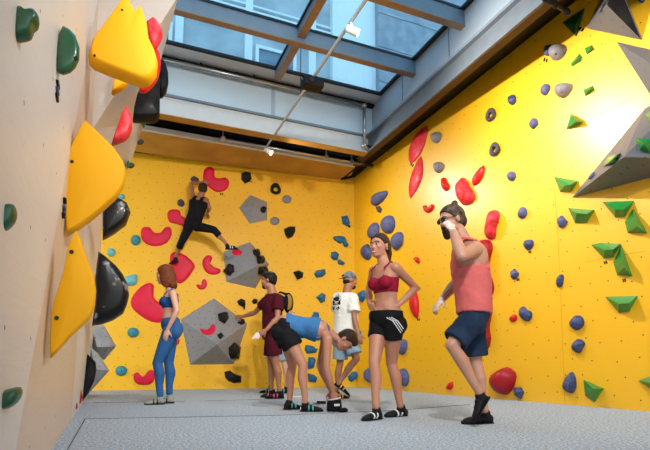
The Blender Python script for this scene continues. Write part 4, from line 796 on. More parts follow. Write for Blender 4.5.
    def shoe(s, k, heel, toe, m, trim, dz=None, ext=0., sole_m='rubber', up=None, trim2=None):
        """heel and toe are pixel points of the sole; snapped to the floor unless dz gives their heights"""
        S = s.S; h = heel if isinstance(heel, Vector) else J(heel[0], heel[1], s.d+(heel[2] if len(heel) > 2 else 0)); t = toe if isinstance(toe, Vector) else J(toe[0], toe[1], s.d+(toe[2] if len(toe) > 2 else 0))
        if dz is not None: h.z, t.z = dz
        L0 = .255*S; fd = (t-h).normalized(); t = h+fd*max(min((t-h).length, L0*1.08), L0*.9) ; L = (t-h).length
        upv = Vector(up) if up else s.j['ank_'+k]-h; upv = (upv-fd*upv.dot(fd)).normalized(); sd = fd.cross(upv)
        prof = [(0, .012, .020), (.02, .026, .055), (.12, .034, .072), (.28, .036, .078), (.42, .036, .066), (.58, .040, .050), (.75, .043, .038), (.88, .037, .028), (.96, .024, .020), (1, .008, .010)]
        def body(sc_, z0, hs, ex=0):
            secs = []
            for q, w_, hh in prof:
                w_ *= S*sc_; hh = hh*S*hs; secs.append((h+fd*(q*L+(q-.5)*ex)+upv*(z0+hh*.5), sd*w_, upv*hh*.5))
            return secs
        def flatloft(secs, base):
            v, f = loft(secs, 18)
            v = [q-upv*min(0, (q-base).dot(upv)-.0) if False else q for q in v]; return v, f
        up_ = body(1, .008, 1.0); col = cap(s.j['ank_'+k], h+fd*.24*L+upv*.05*S, .036*S, .040*S)
        c0 = s.j['ank_'+k]; c1 = h+fd*.22*L+upv*.04*S; dd = (c0-c1).normalized(); u_, w_ = frame_axes(dd); top = c0+dd*(-.012*S)
        collar = loft([(c1, u_*.044*S, w_*.044*S), (top, u_*.040*S, w_*.040*S)], 16)
        o = union('shoe', [loft(up_, 18), collar], max(s.vox, .006), m, s.root, 2)
        ss = [(h+fd*(q*L+(q-.5)*.012)+upv*.008, sd*(w_*S*1.0+.004), upv*.0085) for q, w_, hh in prof]; mkobj('sole', *loft(ss, 16), sole_m, o, smooth=True)
        for i, q in enumerate((.36, .54)):
            w_, hh = (.038, .072) if i == 0 else (.041, .054); c = h+fd*q*L+upv*(.010+hh*S*.5)
            mkobj('strap', *loft([(c-fd*.007*S-upv*.002, sd*(w_*S+.003), upv*(hh*S*.5+.004)), (c+fd*.007*S-upv*.004, sd*(w_*S+.003), upv*(hh*S*.5+.003))], 16), trim, o, smooth=False)
        if trim2: mkobj('heel_patch', *loft([(h-fd*.004+upv*.03*S, sd*.018*S, upv*.016*S), (h+fd*.02*L+upv*.03*S, sd*.030*S, upv*.018*S)], 12), trim2, o, smooth=True)
        return o
    def shorts(s, m, ta, tb, ra, rb, top=.16, add=.014, flare=.012, name='shorts', smooth=2):
        j = s.j; o = [s.torso(-.17, top, add)]; th = (.084 if s.sex == 'f' else .080)*s.S
        for k, t, r in (('a', ta, ra), ('b', tb, rb)):
            h, n = j['hip_'+k], j['kne_'+k]; secs = []; d = (n-h).normalized(); u = (s.lh-d*s.lh.dot(d)).normalized(); w = d.cross(u); hp = h+Z*.0
            for q in range(7): x = q/6; r_ = (th+add)*(1-x)+r*x; secs.append((hp+d*((n-h).length*t*x), u*r_, w*r_*1.05))
            o += [loft(secs, 20), ell(h, u*(th+add), w*(th+add), d*(th+add)), ell(h-s.front*.045*s.S, s.lh*(.085*s.S+add), s.front*(.085*s.S+add), Z*(.095*s.S+add))]
        return union(name, o, s.vox, m, s.root, smooth)
    def sleeve(s, k, t, add=.012, r1=None):
        j = s.j; a, e = j['sho_'+k], j['elb_'+k]; S = s.S*(.88 if s.sex == 'f' else 1.)*s.aS; c = s.spine(.93)[0]; d = (e-a).normalized(); u, w = frame_axes(d); r0 = .056*S+add; r1 = r1 or r0*1.05
        return [cap(c.lerp(a, .2), a, .055*S+add, r0), loft([(a, u*r0, w*r0), (a.lerp(e, t*.5), u*(r0+r1)/2, w*(r0+r1)/2), (a.lerp(e, t), u*r1, w*r1)], 18)]
    def body(s, extra=()): return union('body', list(s.B)+list(extra), s.vox, s.skin, s.root, 2)
    def chalk(s, o, ks):
        o.data.materials.append(M['chalk']); og = o.matrix_world.translation
        for p_ in o.data.polygons:
            c = p_.center+og
            if any((c-s.j['wri_'+k]).length < .14 and (c-s.j['wri_'+k]).dot(s.j['wri_'+k]-s.j['elb_'+k]) > -.002 for k in ks): p_.material_index = 1
    def base(s): s.B = [s.torso()]+s.arm('a')+s.arm('b')+s.leg('a')+s.leg('b')
def on_mesh(o, pts, m, name, w=2., lift=.004):
    """a printed or sewn strip laid on a garment along pixel points"""
    me = o.data; og = o.matrix_world.translation; T = BVHTree.FromPolygons([v.co+og for v in me.vertices], [tuple(p.vertices) for p in me.polygons]); L = []
    P = []
    for i in range(len(pts)-1):
        for q in range(5): P.append((pts[i][0]+(pts[i+1][0]-pts[i][0])*q/5, pts[i][1]+(pts[i+1][1]-pts[i][1])*q/5))
    P.append(pts[-1])
    for i, (x, y) in enumerate(P):
        a = P[max(i-1, 0)]; b = P[min(i+1, len(P)-1)]; dx, dy = b[0]-a[0], b[1]-a[1]; l = math.hypot(dx, dy); nx, ny = -dy/l*w/2, dx/l*w/2; row = []
        for s_ in (-1, 1):
            d = ray(x+nx*s_, y+ny*s_).normalized(); q, n, i_, t = T.ray_cast(O, d)
            if q is None: row = None; break
            row.append(q-d*lift)
            row.append(q+d*lift)
        if row: L.append(row)
    if len(L) < 2: return None
    v = [q for r in L for q in r]; f = []
    for i in range(len(L)-1):
        a, b = i*4, i*4+4; f += [(a, a+2, b+2, b), (a+1, b+1, b+3, a+3), (a, b, b+1, a+1), (a+2, a+3, b+3, b+2)]
    f += [(0, 1, 3, 2), (len(v)-4, len(v)-2, len(v)-1, len(v)-3)]
    return mkobj(name, v, f, m, o)
LEFT = -RT; CAMW = -HF; RIGHT = RT
# ---------------------------------------------------------------- woman in the wine-red top
def woman_red():
    s = Fig('person', 'woman in a wine-red crop top and black striped shorts, hands on her hips, laughing', 4.49, .98, LEFT*.75+CAMW*.66, 'f', dict(
        head=(379.4, 246, .02), neck=(384, 264, 0), sho_a=(374.2, 270.5, .11), sho_b=(395.5, 267.5, -.10), elb_a=(368.6, 292, .20), elb_b=(416, 288, .02), wri_a=(369.8, 305.5, .08), wri_b=(397.5, 306, -.10),
        pel=(386, 318, 0), hip_a=(379, 325, .05), hip_b=(393.5, 325, -.05), kne_a=(374.2, 363, -.08), kne_b=(391.5, 363, .06), ank_a=(376, 406.5, -.16), ank_b=(400.3, 405, .08)), .0075, 'skin', bend=-CAMW*.0+RIGHT*.012)
    s.lS = 1.07; s.aS = 1.07; s.base(); s.B += s.head(LEFT*.68+CAMW*.73-Z*.03)
    c, d, l, f = s.spine(.66); 
    for q in (-1, 1): s.B.append(ell(c+l*q*.066+f*.078, l*.058, f*.055, d*.058))
    s.B += s.hand('b', J(384, 305.5, 4.37)-s.j['wri_b']+V(0, 0, 0), -s.front*.2-Z*.3+HF, .45, -1) + s.hand('a', J(371, 309, 4.30)-s.j['wri_a'], HF*.5+RIGHT, .5, 1)
    b = s.body(); s.hair('pony', 'hbrown'); s.face(True)
    p = s.hp; mkobj('hair_band', *ell(p(0, -.108, .045), s.hl*.032, s.hf*.014, s.hu*.032), 'capg', s.root, smooth=True)
    for q in (-1, 1): mkobj('earring', *ell(p(q*.083, -.002, -.04), s.hl*.006, s.hf*.006, s.hu*.006), 'shoew', s.root, smooth=True)
    br = [s.torso(.49, .74, .009)]+[ell(c+l*q*.066+f*.080, l*.066, f*.061, d*.064) for q in (-1, 1)]+[ell(c+f*.088-d*.012, l*.07, f*.042, d*.048)]
    for q, k in ((-1, 'a'), (1, 'b')):
        a0 = c+l*q*.075+f*.12+d*.03; tp = s.spine(.97)[0]+l*q*.088+d*.028; bk = s.spine(.74)[0]+l*q*.06-f*.09; br.append(tube([a0, (a0+tp)/2+f*.035+d*.02, tp, bk+d*.09-f*.018, bk], .0095))
    union('sports_top', br, .007, 'wine', s.root, 1)
    sh = s.shorts('blackf', .34, .36, .088, .090, top=.14, add=.010)
    for i in range(3): on_mesh(sh, [(386.5+i*2.4, 317.5-i*.2), (393+i*2.4, 321), (401+i*1.3, 333.0-i*2)], 'shoew', 'side_stripe', .8)
    f1 = s.shoe('a', (380.8, 416, -.10), (362.5, 418.5, -.26), 'shoeb', 'shoew', (.004, .004), trim2='shoet'); f2 = s.shoe('b', (406, 412.5, .18), (385, 415, .04), 'shoeb', 'shoew', (.004, .004), trim2='shoet')
    return s
def man_pink():
    s = Fig('person', 'bearded man with hair bun, salmon pink tank top and navy shorts, rubbing his face', 3.98, 1.03, LEFT*.93+CAMW*.3, 'm', dict(
        head=(451.5, 220, 0), neck=(466, 243.5, .02), sho_a=(462, 249, .20), sho_b=(474.5, 249.5, -.15), elb_a=(456, 283, .30), elb_b=(461.5, 256, -.33), wri_a=(441.5, 300, .20), wri_b=(453, 231, -.18),
        pel=(474, 312, 0), hip_a=(472, 320, .09), hip_b=(472, 320, -.09), kne_a=(476, 362, .10), kne_b=(451.5, 345, -.14), ank_a=(484.5, 410, .06), ank_b=(479, 392, -.12)), .0075, 'skinm', bend=RIGHT*.04)
    s.aS = 1.18; s.base(); s.B += s.head(LEFT*.9+CAMW*.28-Z*.22)+[ell(s.spine(.78)[0]+CAMW*.09+RT*.02, RT*.11, HF*.09, Z*.14)]
    s.B += s.hand('b', J(444, 218, 3.82)-s.j['wri_b'], HF*1.+LEFT*.3, .8, -1, sc=.85)+s.hand('a', J(431, 313, 4.1)-s.j['wri_a'], HF*.3+RIGHT*.6-Z*.5, .45, 1)
    bd_ = s.body(); s.chalk(bd_, 'ab'); on_mesh(bd_, [(444, 297.5), (447, 294), (450, 290.5)], 'tattoo', 'tattoo', 3.2, .002); s.hair('bun', 'hmix'); s.face()
    p = s.hp; S = s.S; X = lambda a, b, e: (s.hl*a, s.hf*b, s.hu*e)
    union('beard', [ell(p(0, .060, -.085), *X(.044, .046, .048), cuts=[(p(0, .05, -.052), s.hu)]), ell(p(0, .035, -.072), *X(.062, .058, .042), cuts=[(p(0, .05, -.048), s.hu)]), ell(p(0, .07, -.115), *X(.03, .035, .035)), tube([p(-.03, .083, -.056), p(0, .098, -.043), p(.03, .083, -.056)], .008, 8)], .006, 'hmix' if False else 'hbrown', s.root, 1)
    g = mkobj('glasses', *merge([tube([p(q*.031+.021*math.cos(a*.524), .095, .004+.017*math.sin(a*.524)) for a in range(13)], .0028, 6) for q in (-1, 1)]+[tube([p(-.052, .091, .008), p(-.082, .0, .012)], .0028, 6), tube([p(.052, .091, .008), p(.082, .0, .012)], .0028, 6)]), 'blackmetal', s.root, smooth=True)
    for q in (-1, 1): mkobj('lens', *ell(p(q*.031, .094, .004), s.hl*.020, s.hf*.002, s.hu*.016), 'iris', g, smooth=True)
    # loose tank top: body tube with low arm holes, straps over the shoulders
    prof = [(-.06, .165, .122), (.05, .165, .122), (.25, .160, .126), (.5, .165, .132), (.66, .172, .138), (.72, .172, .13)]
    tk = [s.torso(-.03, .64, .016, prof=prof, fl=.006)]
    for q in (-1, 1):
        pts = []
        for t, fo, lo in ((.60, .132, .09), (.78, .130, .085), (.92, .095, .08), (1.0, .03, .078), (.95, -.06, .075), (.8, -.118, .07), (.60, -.125, .09)):
            c, d, l, f = s.spine(t); pts.append(c+l*q*lo+f*fo+(d*.03 if t > .9 else d*0))
        tk.append(loft([(a, s.ls*.042, (((pts[min(i+1, 6)]-pts[max(i-1, 0)]).cross(s.ls)).normalized())*.012) for i, a in enumerate(pts)], 12))
    c, d, l, f = s.spine(.8); tk.append(loft([(s.spine(.58)[0]+f*.125, l*.11, f*.02), (s.spine(.74)[0]+f*.122, l*.10, f*.016), (s.spine(.86)[0]+f*.105, l*.085, f*.014)], 14)); tk.append(loft([(s.spine(.58)[0]-f*.115, l*.12, f*.02), (s.spine(.78)[0]-f*.118, l*.09, f*.016), (s.spine(.93)[0]-f*.085, l*.085, f*.014)], 14))
    union('tank_top', tk, .008, 'salmon', s.root, 2)
    sh = s.shorts('navyf', .86, .84, .098, .098, top=.06, add=.014, flare=.02)
    s.shoe('a', (492, 421, .12), (462, 424, .06), 'shoeb', 'rubber', (.004, .004)); s.shoe('b', (489.5, 398, -.10), (476.5, 419.5, -.14), 'shoeb', 'rubber', None, up=LEFT+Z*.7)
    tat = s.root
    return s
def woman_leggings():
    s = Fig('person', 'red-haired woman in a deep blue crop top and blue leggings, standing side-on at left', 6.0, .985, LEFT, 'f', dict(
        head=(164.8, 274.5, 0), neck=(171.5, 290.5, 0), sho_a=(170.5, 293.5, .17), sho_b=(173, 293.5, -.16), elb_a=(173, 314, .22), elb_b=(176.8, 311, -.22), wri_a=(166, 331, .16), wri_b=(167.6, 329.5, -.20),
        pel=(170.8, 325, 0), hip_a=(170.3, 331, .08), hip_b=(170.6, 331, -.08), kne_a=(168.8, 363, .08), kne_b=(157.4, 363, -.08), ank_a=(169.5, 393, .08), ank_b=(160.2, 395, -.08)), .0085, 'skinl', bend=LEFT*.035)
    s.lS = 1.1; s.base(); s.B += s.head(LEFT*.96-Z*.16+CAMW*.1)
    c, d, l, f = s.spine(.70)
    for q in (-1, 1): s.B.append(ell(c+l*q*.062+f*.07, l*.055, f*.052, d*.055))
    s.B += s.hand('b', LEFT*.25-Z, HF, .35, 1)+s.hand('a', LEFT*.25-Z, CAMW, .35, -1)
    s.B += [ell(s.j['hip_'+k]+RIGHT*.06+Z*.02, RT*.085, HF*.07, Z*.10) for k in 'ab']
    s.body(); s.hair('bob', 'hred'); s.face()
    br = [s.torso(.52, .80, .008)]+[ell(c+l*q*.062+f*.072, l*.063, f*.058, d*.06) for q in (-1, 1)]
    for q in (-1, 1):
        a0 = c+l*q*.07+f*.10+d*.02; tp = s.spine(.97)[0]+l*q*.075+d*.03; bk = s.spine(.76)[0]+l*q*.03-f*.085; br.append(tube([a0, (a0+tp)/2+f*.03, tp, (tp+bk)/2-f*.04, bk], .010))
    union('crop_top', br, .008, 'topb', s.root, 1)
    lg = [s.torso(-.17, .22, .007)]+s.leg('a', .006)+s.leg('b', .006)+[ell(s.j['hip_'+k]+RIGHT*.06+Z*.02, RT*.094, HF*.078, Z*.108) for k in 'ab']
    union('leggings', lg, .0085, 'legg', s.root, 2)
    s.shoe('a', (174, 400, .12), (159, 402, .08), 'shoeg', 'shoeb', (.004, .004)); s.shoe('b', (164.5, 401.5, -.04), (146, 404.5, -.10), 'shoeg', 'shoeb', (.004, .004))
def man_maroon():
    s = Fig('person', 'dark-haired man in a maroon T-shirt and maroon shorts, one hand on the grey pentagon', 6.95, 1.03, LEFT*.95+HF*.25, 'm', dict(
        head=(268.6, 280.5, 0), neck=(273, 294.5, 0), sho_a=(268.5, 298.5, .18), sho_b=(278, 299, -.16), elb_a=(255, 312.5, .45), elb_b=(277.6, 318, -.22), wri_a=(242.5, 316.5, .62), wri_b=(266, 330, -.26),
        pel=(272.5, 334, 0), hip_a=(272, 340, .09), hip_b=(273, 340, -.09), kne_a=(271, 364, .10), kne_b=(276, 363.5, -.08), ank_a=(271.5, 389, .16), ank_b=(279.4, 390, -.05)), .0095, 'skint', bend=LEFT*.03)
    s.base(); s.B += s.head(LEFT*.97+HF*.12-Z*.06)
    s.B += s.hand('a', LEFT*1+HF*.5-Z*.05, HF, .2, 1)+s.hand('b', LEFT*.8-Z*.5, HF, .6, 1)
    s.body(); s.hair('short', 'hblack'); s.face()
    p = s.hp; union('beard', [ell(p(0, .052, -.080), s.hl*.05, s.hf*.046, s.hu*.036, cuts=[(p(0, .05, -.056), s.hu)]), ell(p(0, .02, -.06), s.hl*.063, s.hf*.05, s.hu*.035, cuts=[(p(0, .05, -.04), s.hu)])], .008, 'hblack', s.root, 1)
    prof = [(-.12, .165, .135), (.1, .160, .130), (.4, .155, .122), (.65, .175, .126), (.8, .182, .125), (.9, .165, .10), (.97, .11, .08), (1.0, .08, .068)]
    union('t_shirt', [s.torso(-.10, 1.0, .010, prof=prof)]+s.sleeve('a', .55)+s.sleeve('b', .60, .016, .085), .0095, 'maroon', s.root, 2)
    s.shorts('maroon', .66, .66, .105, .105, top=.05, add=.022)
    s.shoe('a', (277, 391.5, .22), (262, 392.5, .2), 'shoeb', 'shoep', (.004, .004)); s.shoe('b', (284, 396, -.02), (265, 396.5, -.06), 'shoeb', 'shoep', (.004, .004))
    h = s.j['wri_b']+(LEFT*.8-Z*.5).normalized()*.14; t = empty('paper_slip', h); tag(t, 'pale slip of paper held in the maroon-shirted man\'s lowered hand', 'paper')
    mkobj('sheet', *loft([(h+Z*.04+RT*.03, RT*.045, HF*.003), (h-Z*.045-RT*.03, RT*.05, HF*.003)], 4), 'paper', t)
    t.name = 'paper_slip'
def man_behind():
    s = Fig('person', 'person with a round dark backpack, mostly hidden behind the man in maroon', 8.1, .97, LEFT, 'm', dict(
        head=(268.8, 282.5, 0), neck=(274, 295, 0), sho_a=(275, 298, .17), sho_b=(280, 298.5, -.16), elb_a=(272, 313, .1), elb_b=(289.5, 311.5, -.18), wri_a=(268, 300, 0), wri_b=(300, 321, -.30),
        pel=(278, 333, 0), hip_a=(277.5, 338, .08), hip_b=(278, 338, -.08), kne_a=(269.8, 362, .05), kne_b=(284, 362, -.05), ank_a=(270.5, 385, .1), ank_b=(287, 386, 0)), .010, 'skinl', bend=LEFT*.02)
    s.base(); s.B += s.head(LEFT); s.B += s.hand('a', Z*.9+LEFT*.5, RIGHT, .9, 1)+s.hand('b', RIGHT+Z*-.6, HF, .5, 1); s.body(); s.hair('short', 'hbrown'); s.face()
    union('t_shirt', [s.torso(-.06, 1.0, .012)]+s.sleeve('a', .5)+s.sleeve('b', .5), .010, 'navyf', s.root, 2); s.shorts('denim', .93, .93, .095, .095, top=.06, add=.02)
    s.shoe('a', (274, 388.5, .1), (259.5, 390, .1), 'shoeb', 'cyan', (.004, .004)); s.shoe('b', (289, 388.5, 0), (277, 390, 0), 'shoeb', 'cyan', (.004, .004))
    # the round bag on the back
    c = J(288.3, 303, 7.95); t = empty('backpack', c); tag(t, 'round black backpack with an ochre panel, seen behind the maroon T-shirt', 'backpack')
    union('bag_body', [ell(c, RT*.085, HF*.15, Z*.175)], .01, 'blackf', t, 1); mkobj('side_panel', *ell(c+CAMW*.105+LEFT*-.012, RT*.060, HF*.05, Z*.130), 'ochre', t, smooth=True); mkobj('front_pocket', *ell(c+CAMW*.122+LEFT*.02, RT*.050, HF*.042, Z*.115), 'blackf', t, smooth=True)
    for q in (-1, 1): mkobj('shoulder_strap', *tube([c+HF*q*.08+Z*.13, J(280, 292, 8.0+q*.08), J(273.5, 297, 7.97+q*.09), J(274, 306, 8.0+q*.09)], .018, 8), 'blackf', t, smooth=True)
def woman_bending():
    s = Fig('person', 'short-haired woman in a blue tank top and black shorts bending down to the floor', 5.14, .97, -Z+RT*.1, 'f', dict(
        head=(346.0, 340.5, -.02), neck=(328, 332.5, 0), sho_a=(325, 342, .15), sho_b=(327.5, 339, -.15), elb_a=(319.5, 365.5, .16), elb_b=(326.6, 368, -.16), wri_a=(331, 391, .05), wri_b=(333, 391.5, -.10),
        pel=(285, 327, 0), hip_a=(284.5, 333.5, .085), hip_b=(286, 333.5, -.085), kne_a=(292.5, 365.5, .12), kne_b=(303, 365, -.10), ank_a=(289.6, 399.5, .14), ank_b=(305, 401.5, -.10)), .008, 'skin', bend=Z*.075)
    s.aS = 1.14; s.base(); s.B[0] = s.torso(prof=[(t, w, q*1.28) for t, w, q in FEM]); B = s.head(RIGHT*.25-Z*.93+CAMW*.25, RIGHT*.9+Z*.25+CAMW*.1); s.B += B
    s.B += s.hand('b', -Z+RT*.25, HF, .7, 1)+s.hand('a', -Z+RT*.1, CAMW, .7, 1)+[ell(J(279.5, 332, 5.14+q*.08), RT*.080, HF*.085, Z*.095) for q in (-1, 1)]
    s.body(); s.hair('short', 'hbrown'); s.face()
    mkobj('earring', *ell(s.hp(-.086 if s.hl.dot(CAMW) < 0 else .086, 0, -.03), s.hl*.006, s.hf*.006, s.hu*.006), 'shoew', s.root, smooth=True)
    tk = [s.torso(.05, .78, .010, prof=[(t, w, q*1.28) for t, w, q in FEM])]
    for q in (-1, 1):
        pts = []
        for t, fo, lo in ((.75, .10, .07), (.9, .085, .065), (1.0, .03, .065), (.93, -.06, .06), (.8, -.09, .06)):
            c, d, l, f = s.spine(t); pts.append(c+l*q*lo+f*fo+(d*.02 if t > .92 else d*0))
        tk.append(loft([(a, s.ls*.03, (((pts[min(i+1, 4)]-pts[max(i-1, 0)]).cross(s.ls)).normalized())*.009) for i, a in enumerate(pts)], 12))
    union('tank_top', tk, .008, 'bluef', s.root, 2)
    j = s.j; o = [s.torso(-.14, .14, .016)]+[ell(J(279.5, 332, 5.14+q*.08), RT*.094, HF*.098, Z*.108) for q in (-1, 1)]
    for k in 'ab':
        h, n = j['hip_'+k], j['kne_'+k]; d = (n-h).normalized(); w = (HF-d*HF.dot(d)).normalized(); u = d.cross(w); o += [loft([(h-d*.02, u*.105, w*.105), (h.lerp(n, .2), u*.108, w*.105), (h.lerp(n, .42), u*.112, w*.105)], 20), ell(h, u*.10, w*.10, d*.10)]
    union('shorts', o, .008, 'blackf', s.root, 2)
    s.shoe('a', (284, 406.5, .10), (303, 407.5, .18), 'shoeb', 'shoet', (.004, .004)); s.shoe('b', (300.5, 409.5, -.08), (323, 411, -.06), 'shoeb', 'shoet', (.004, .004), trim2='shoew')
def man_white():
    s = Fig('person', 'man in a backwards grey cap, white printed T-shirt and pale denim shorts, seen from behind', 6.75, .98, RIGHT*.75+HF*.66, 'm', dict(
        head=(350, 280.5, 0), neck=(346.5, 293.5, 0), sho_a=(337.5, 297.5, .10), sho_b=(353, 298, -.10), elb_a=(336.5, 318, .22), elb_b=(354.3, 318, -.18), wri_a=(345, 333, .35), wri_b=(358.3, 334, -.24),
        pel=(345, 333, 0), hip_a=(341, 340, .06), hip_b=(350, 340, -.06), kne_a=(340, 364, .10), kne_b=(356.4, 359, -.12), ank_a=(336.5, 391, .12), ank_b=(338.5, 383.5, -.12)), .009, 'skint', bend=RIGHT*.01)
    s.base(); s.B += s.head(RIGHT*.93+HF*.35-Z*.12); s.B += s.hand('b', -Z*1+RT*.25, HF, .5, 1)+s.hand('a', RT-Z*.3, -Z, .5, 1); s.body(); s.hair_m = 'hblack'; s.face()
    p = s.hp; S = s.S; hl, hf, hu = s.hl, s.hf, s.hu
    cp = empty('cap', p(0, 0, .06)); 
    cp.name = 'baseball_cap'; tag(cp, 'grey patterned baseball cap worn backwards by the man in white', 'cap')
    union('crown', [ell(p(0, -.012, .038), hl*.088, hf*.104, hu*.092, cuts=[(p(0, .0, .022), -(hu+hf*-.12).normalized())])], .007, 'capg', cp, 1)
    br = [(-1, .0), (-.6, .045), (0, .062), (.6, .045), (1, .0)]; mkobj('brim', *loft([(p(0, -.085, .022), hl*.074, hu*.005), (p(0, -.12, .012), hl*.072, hu*.005), (p(0, -.15, .0), hl*.055, hu*.005), (p(0, -.165, -.008), hl*.025, hu*.004)], 16), 'capg', cp, smooth=True)
    mkobj('back_strap', *tube([p(q*.03-.0, -.113, .05+.0) for q in (-1, 0, 1)], .008, 8), 'blackf', cp, smooth=True)
    union('hair', [ell(p(0, -.045, -.022), hl*.070, hf*.055, hu*.05, cuts=[(p(0, 0, .02), hu)])], .008, 'hblack', s.root, 1)
    union('beard', [ell(p(0, .045, -.080), hl*.052, hf*.05, hu*.04, cuts=[(p(0, .05, -.05), hu)]), ell(p(0, .02, -.05), hl*.066, hf*.03, hu*.04)], .008, 'hblack', s.root, 1)
    prof = [(-.22, .190, .160), (0, .185, .155), (.3, .178, .145), (.6, .182, .138), (.8, .188, .130), (.9, .17, .105), (.97, .12, .085), (1.0, .08, .07)]
    ts = union('t_shirt', [s.torso(-.22, 1.0, .008, prof=prof)]+s.sleeve('a', .68, .018, .09)+s.sleeve('b', .72, .018, .092), .009, 'whitef', s.root, 2)
    z = lambda *c: Zp(320, 260, 5, *c)
    g = None
    for pts, m_, w in ((z(70,183, 96,172), 'denim', 3), (z(66,200, 104,190), 'blackf', 4.2), (z(64,216, 102,212), 'blackf', 4), (z(72,206, 88,202), 'paper', 3), (z(62,243, 74,240), 'bluef', 3), (z(84,246, 96,236), 'blackf', 2.4), (z(88,160, 110,148), 'denim', 2)):
        on_mesh(ts, pts, m_, 'shirt_print', w)
    s.shorts('denim', .80, .74, .105, .105, top=.02, add=.022)
    s.shoe('b', (333.5, 384.5, -.10), (351.5, 398.5, -.12), 'shoeb', 'shoey', None, up=RIGHT+Z*1.0, trim2='shoey'); s.shoe('a', (333.5, 394, .14), (345, 396, .18), 'shoeb', 'shoey', (.004, .004))
def climber():
    w0 = hit(198, 215)[0]; d = (w0-O).dot(HF)-.42
    s = Fig('person', 'climber in black tank top and black cropped trousers, spread across the back wall', d, .98, HF, 'm', dict(
        head=(202.6, 189.3, 0), neck=(200, 197.5, 0), sho_a=(193.8, 199.5, .03), sho_b=(206.3, 200.3, .03), elb_a=(190.6, 183.5, .10), elb_b=(209.6, 208.5, .02), wri_a=(201, 182.3, .30), wri_b=(206.8, 213.5, .28),
        pel=(192.8, 224, 0), hip_a=(189, 227.5, 0), hip_b=(197.8, 226.5, 0), kne_a=(182.0, 241, -.05), kne_b=(214, 229.8, -.04), ank_a=(175.6, 257, .16), ank_b=(226.5, 244, .05), free=(0, 0, 0)), .010, 'skint', bend=V(0, 0, 0))
    s.P = s.j['pel']; s.base(); s.B += s.head(HF*.95+LEFT*.2+Z*.1, Z+RT*.15); s.B += s.hand('a', RT+Z*.1+HF*.2, HF, .3, 1)+s.hand('b', HF-Z*.2, -Z, .3, 1)
    s.body(); s.hair('short', 'hbrown'); s.face()
    union('hair_tail', [cap(s.hp(0, -.10, .02), s.hp(.01, -.10, -.06), .03, .015)], .01, 'hbrown', s.root, 1)
    tk = [s.torso(-.05, .86, .012)]
    for q in (-1, 1):
        pts = []
        for t, fo, lo in ((.75, .12, .075), (.9, .09, .075), (1.0, .03, .075), (.93, -.08, .07), (.75, -.12, .08)):
            c, dd, l, f = s.spine(t); pts.append(c+l*q*lo+f*fo+(dd*.025 if t > .92 else dd*0))
        tk.append(loft([(a, s.ls*.04, (((pts[min(i+1, 4)]-pts[max(i-1, 0)]).cross(s.ls)).normalized())*.012) for i, a in enumerate(pts)], 12))
    union('tank_top', tk, .01, 'blackf', s.root, 2)
    j = s.j; o = [s.torso(-.17, .14, .016)]
    for k in 'ab':
        h, n, a = j['hip_'+k], j['kne_'+k], j['ank_'+k]; o += [cap(h, n, .095, .070), loft([(n, *[q*.068 for q in frame_axes(a-n)]), (n.lerp(a, .42), *[q*.066 for q in frame_axes(a-n)])], 18)]
    o += [ell(j['pel']+CAMW*.05, RT*.15, HF*.11, Z*.11)]+[ell(j['hip_'+k]-s.front*.045*s.S, s.lh*.10, s.front*.10, Z*.11) for k in 'ab']
    union('cropped_trousers', o, .01, 'blackf', s.root, 2)
    s.shoe('a', J(177.5, 262.5, d+.12), J(169.5, 264.5, d+.30), 'shoeb', 'rubber', None, up=Z); s.shoe('b', J(225.5, 249.4, d+.02), J(238, 249.6, d+.10), 'shoeb', 'shoew', None, up=Z)
for fn in (woman_red, man_pink, woman_leggings, man_maroon, man_behind, woman_bending, man_white, climber): fn()
# ---------------------------------------------------------------- things on the floor by the bending woman
c = onZ(334.3, 411.5); t = empty('chalk_bag', c); tag(t, 'black chalk bag with a white rim under the bending woman\'s hands', 'bag')
mkobj('bag_body', *loft([(c+Z*.004, RT*.072, HF*.062), (c+Z*.03, RT*.080, HF*.068), (c+Z*.09, RT*.076, HF*.064), (c+Z*.125, RT*.068, HF*.058)], 20), 'blackf', t, smooth=True)
mkobj('rim', *[q for q in merge([tube([c+Z*(.128+.012*math.cos(a*.42))+RT*.064*math.cos(a*.42)+HF*.055*math.sin(a*.42) for a in range(16)], .007, 8)])], 'shoew', t, smooth=True)
mkobj('label_patch', *boxv((c.x-.03, c.y-.072, .06), (c.x+.03, c.y-.064, .082)), 'shoew', t); mkobj('pull_loop', *tube([c+RT*-.05+Z*.12, c+RT*-.085+Z*.16, c+RT*-.075+Z*.11], .005, 6), 'shoep', t, smooth=True)
c = onZ(343.3, 412.3); t = empty('climbing_shoe', c); tag(t, 'small dark lump lying right of the chalk bag on the carpet', 'pouch'); t.name = 'small_pouch'
mkobj('pouch_body', *loft([(c-RT*.048+Z*.018, HF*.02, Z*.012), (c-RT*.03+Z*.022, HF*.034, Z*.02), (c+RT*.02+Z*.025, HF*.036, Z*.023), (c+RT*.046+Z*.02, HF*.022, Z*.014)], 14), 'blackf', t, smooth=True); mkobj('cord', *tube([c+Z*.046, c+Z*.07+RT*.012, c+Z*.085+RT*-.004], .003, 6), 'shoew', t, smooth=True)
c = onZ(321, 404.5); t = empty('brush', c); tag(t, 'dark holder with a white end lying left of the chalk bag', 'brush')
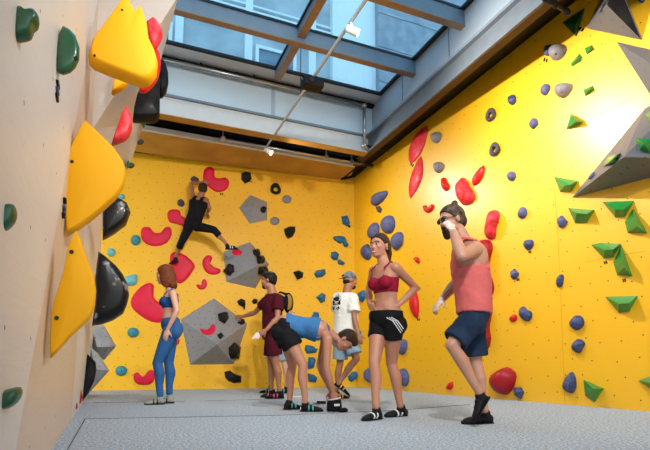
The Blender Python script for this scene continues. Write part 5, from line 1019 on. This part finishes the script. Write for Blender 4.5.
mkobj('handle', *loft([(c-RT*.05+Z*.024, HF*.022, Z*.018), (c+RT*.06+Z*.024, HF*.022, Z*.018)], 14), 'blackf', t, smooth=True); mkobj('white_end', *loft([(c-RT*.10+Z*.024, HF*.018, Z*.016), (c-RT*.05+Z*.024, HF*.024, Z*.021)], 14), 'shoew', t, smooth=True)
c = onZ(295.5, 396.8); t = empty('white_card', c); tag(t, 'small white card lying on the carpet behind the bending woman\'s legs', 'card')
mkobj('card_sheet', *boxv((c.x-.09, c.y-.05, .001), (c.x+.10, c.y+.05, .008)), 'shoew', t)
# ================================================================ LIGHT
fill_lamp('added_fill_lamp', (3.0, 2.2, 4.6), hit(605, 95)[0], 200, .9, 'added fill lamp outside the frame, aimed at the pale patch of the right wall')
fill_lamp('added_fill_lamp', (1.4, 1.0, 4.5), (1.6, 9.3, 2.2), 800, 1.25, 'added fill lamp outside the frame, aimed at the back wall')
fill_lamp('added_fill_lamp', (3.2, -.6, 4.4), (-.4, 4.5, 2.0), 700, 1.2, 'added fill lamp outside the frame, aimed at the left wall')
fill_lamp('added_fill_lamp', (0.6, -.8, 4.4), (3.4, 5.0, 1.0), 900, 1.3, 'added fill lamp outside the frame, aimed at the climbers on the mat')
w = bpy.data.worlds.new('sky'); SC.world = w; w.use_nodes = True; nt = w.node_tree; bg = nt.nodes['Background']
sk = nt.nodes.new('ShaderNodeTexSky'); sk.sky_type = 'NISHITA'; sk.sun_disc = False; sk.sun_elevation = math.radians(50); sk.sun_rotation = math.radians(200); sk.air_density = 1.2; sk.dust_density = 2.0
mx = nt.nodes.new('ShaderNodeMix'); mx.data_type = 'RGBA'; mx.inputs[0].default_value = .92; nt.links.new(sk.outputs[0], mx.inputs[6]); mx.inputs[7].default_value = (.80, .92, 1.0, 1)
nt.links.new(mx.outputs[2], bg.inputs[0]); bg.inputs[1].default_value = 1.4
SC.view_settings.view_transform = 'Standard'; SC.view_settings.look = 'None'; SC.view_settings.gamma = 1; SC.view_settings.use_curve_mapping = False; SC.view_settings.exposure = 0.
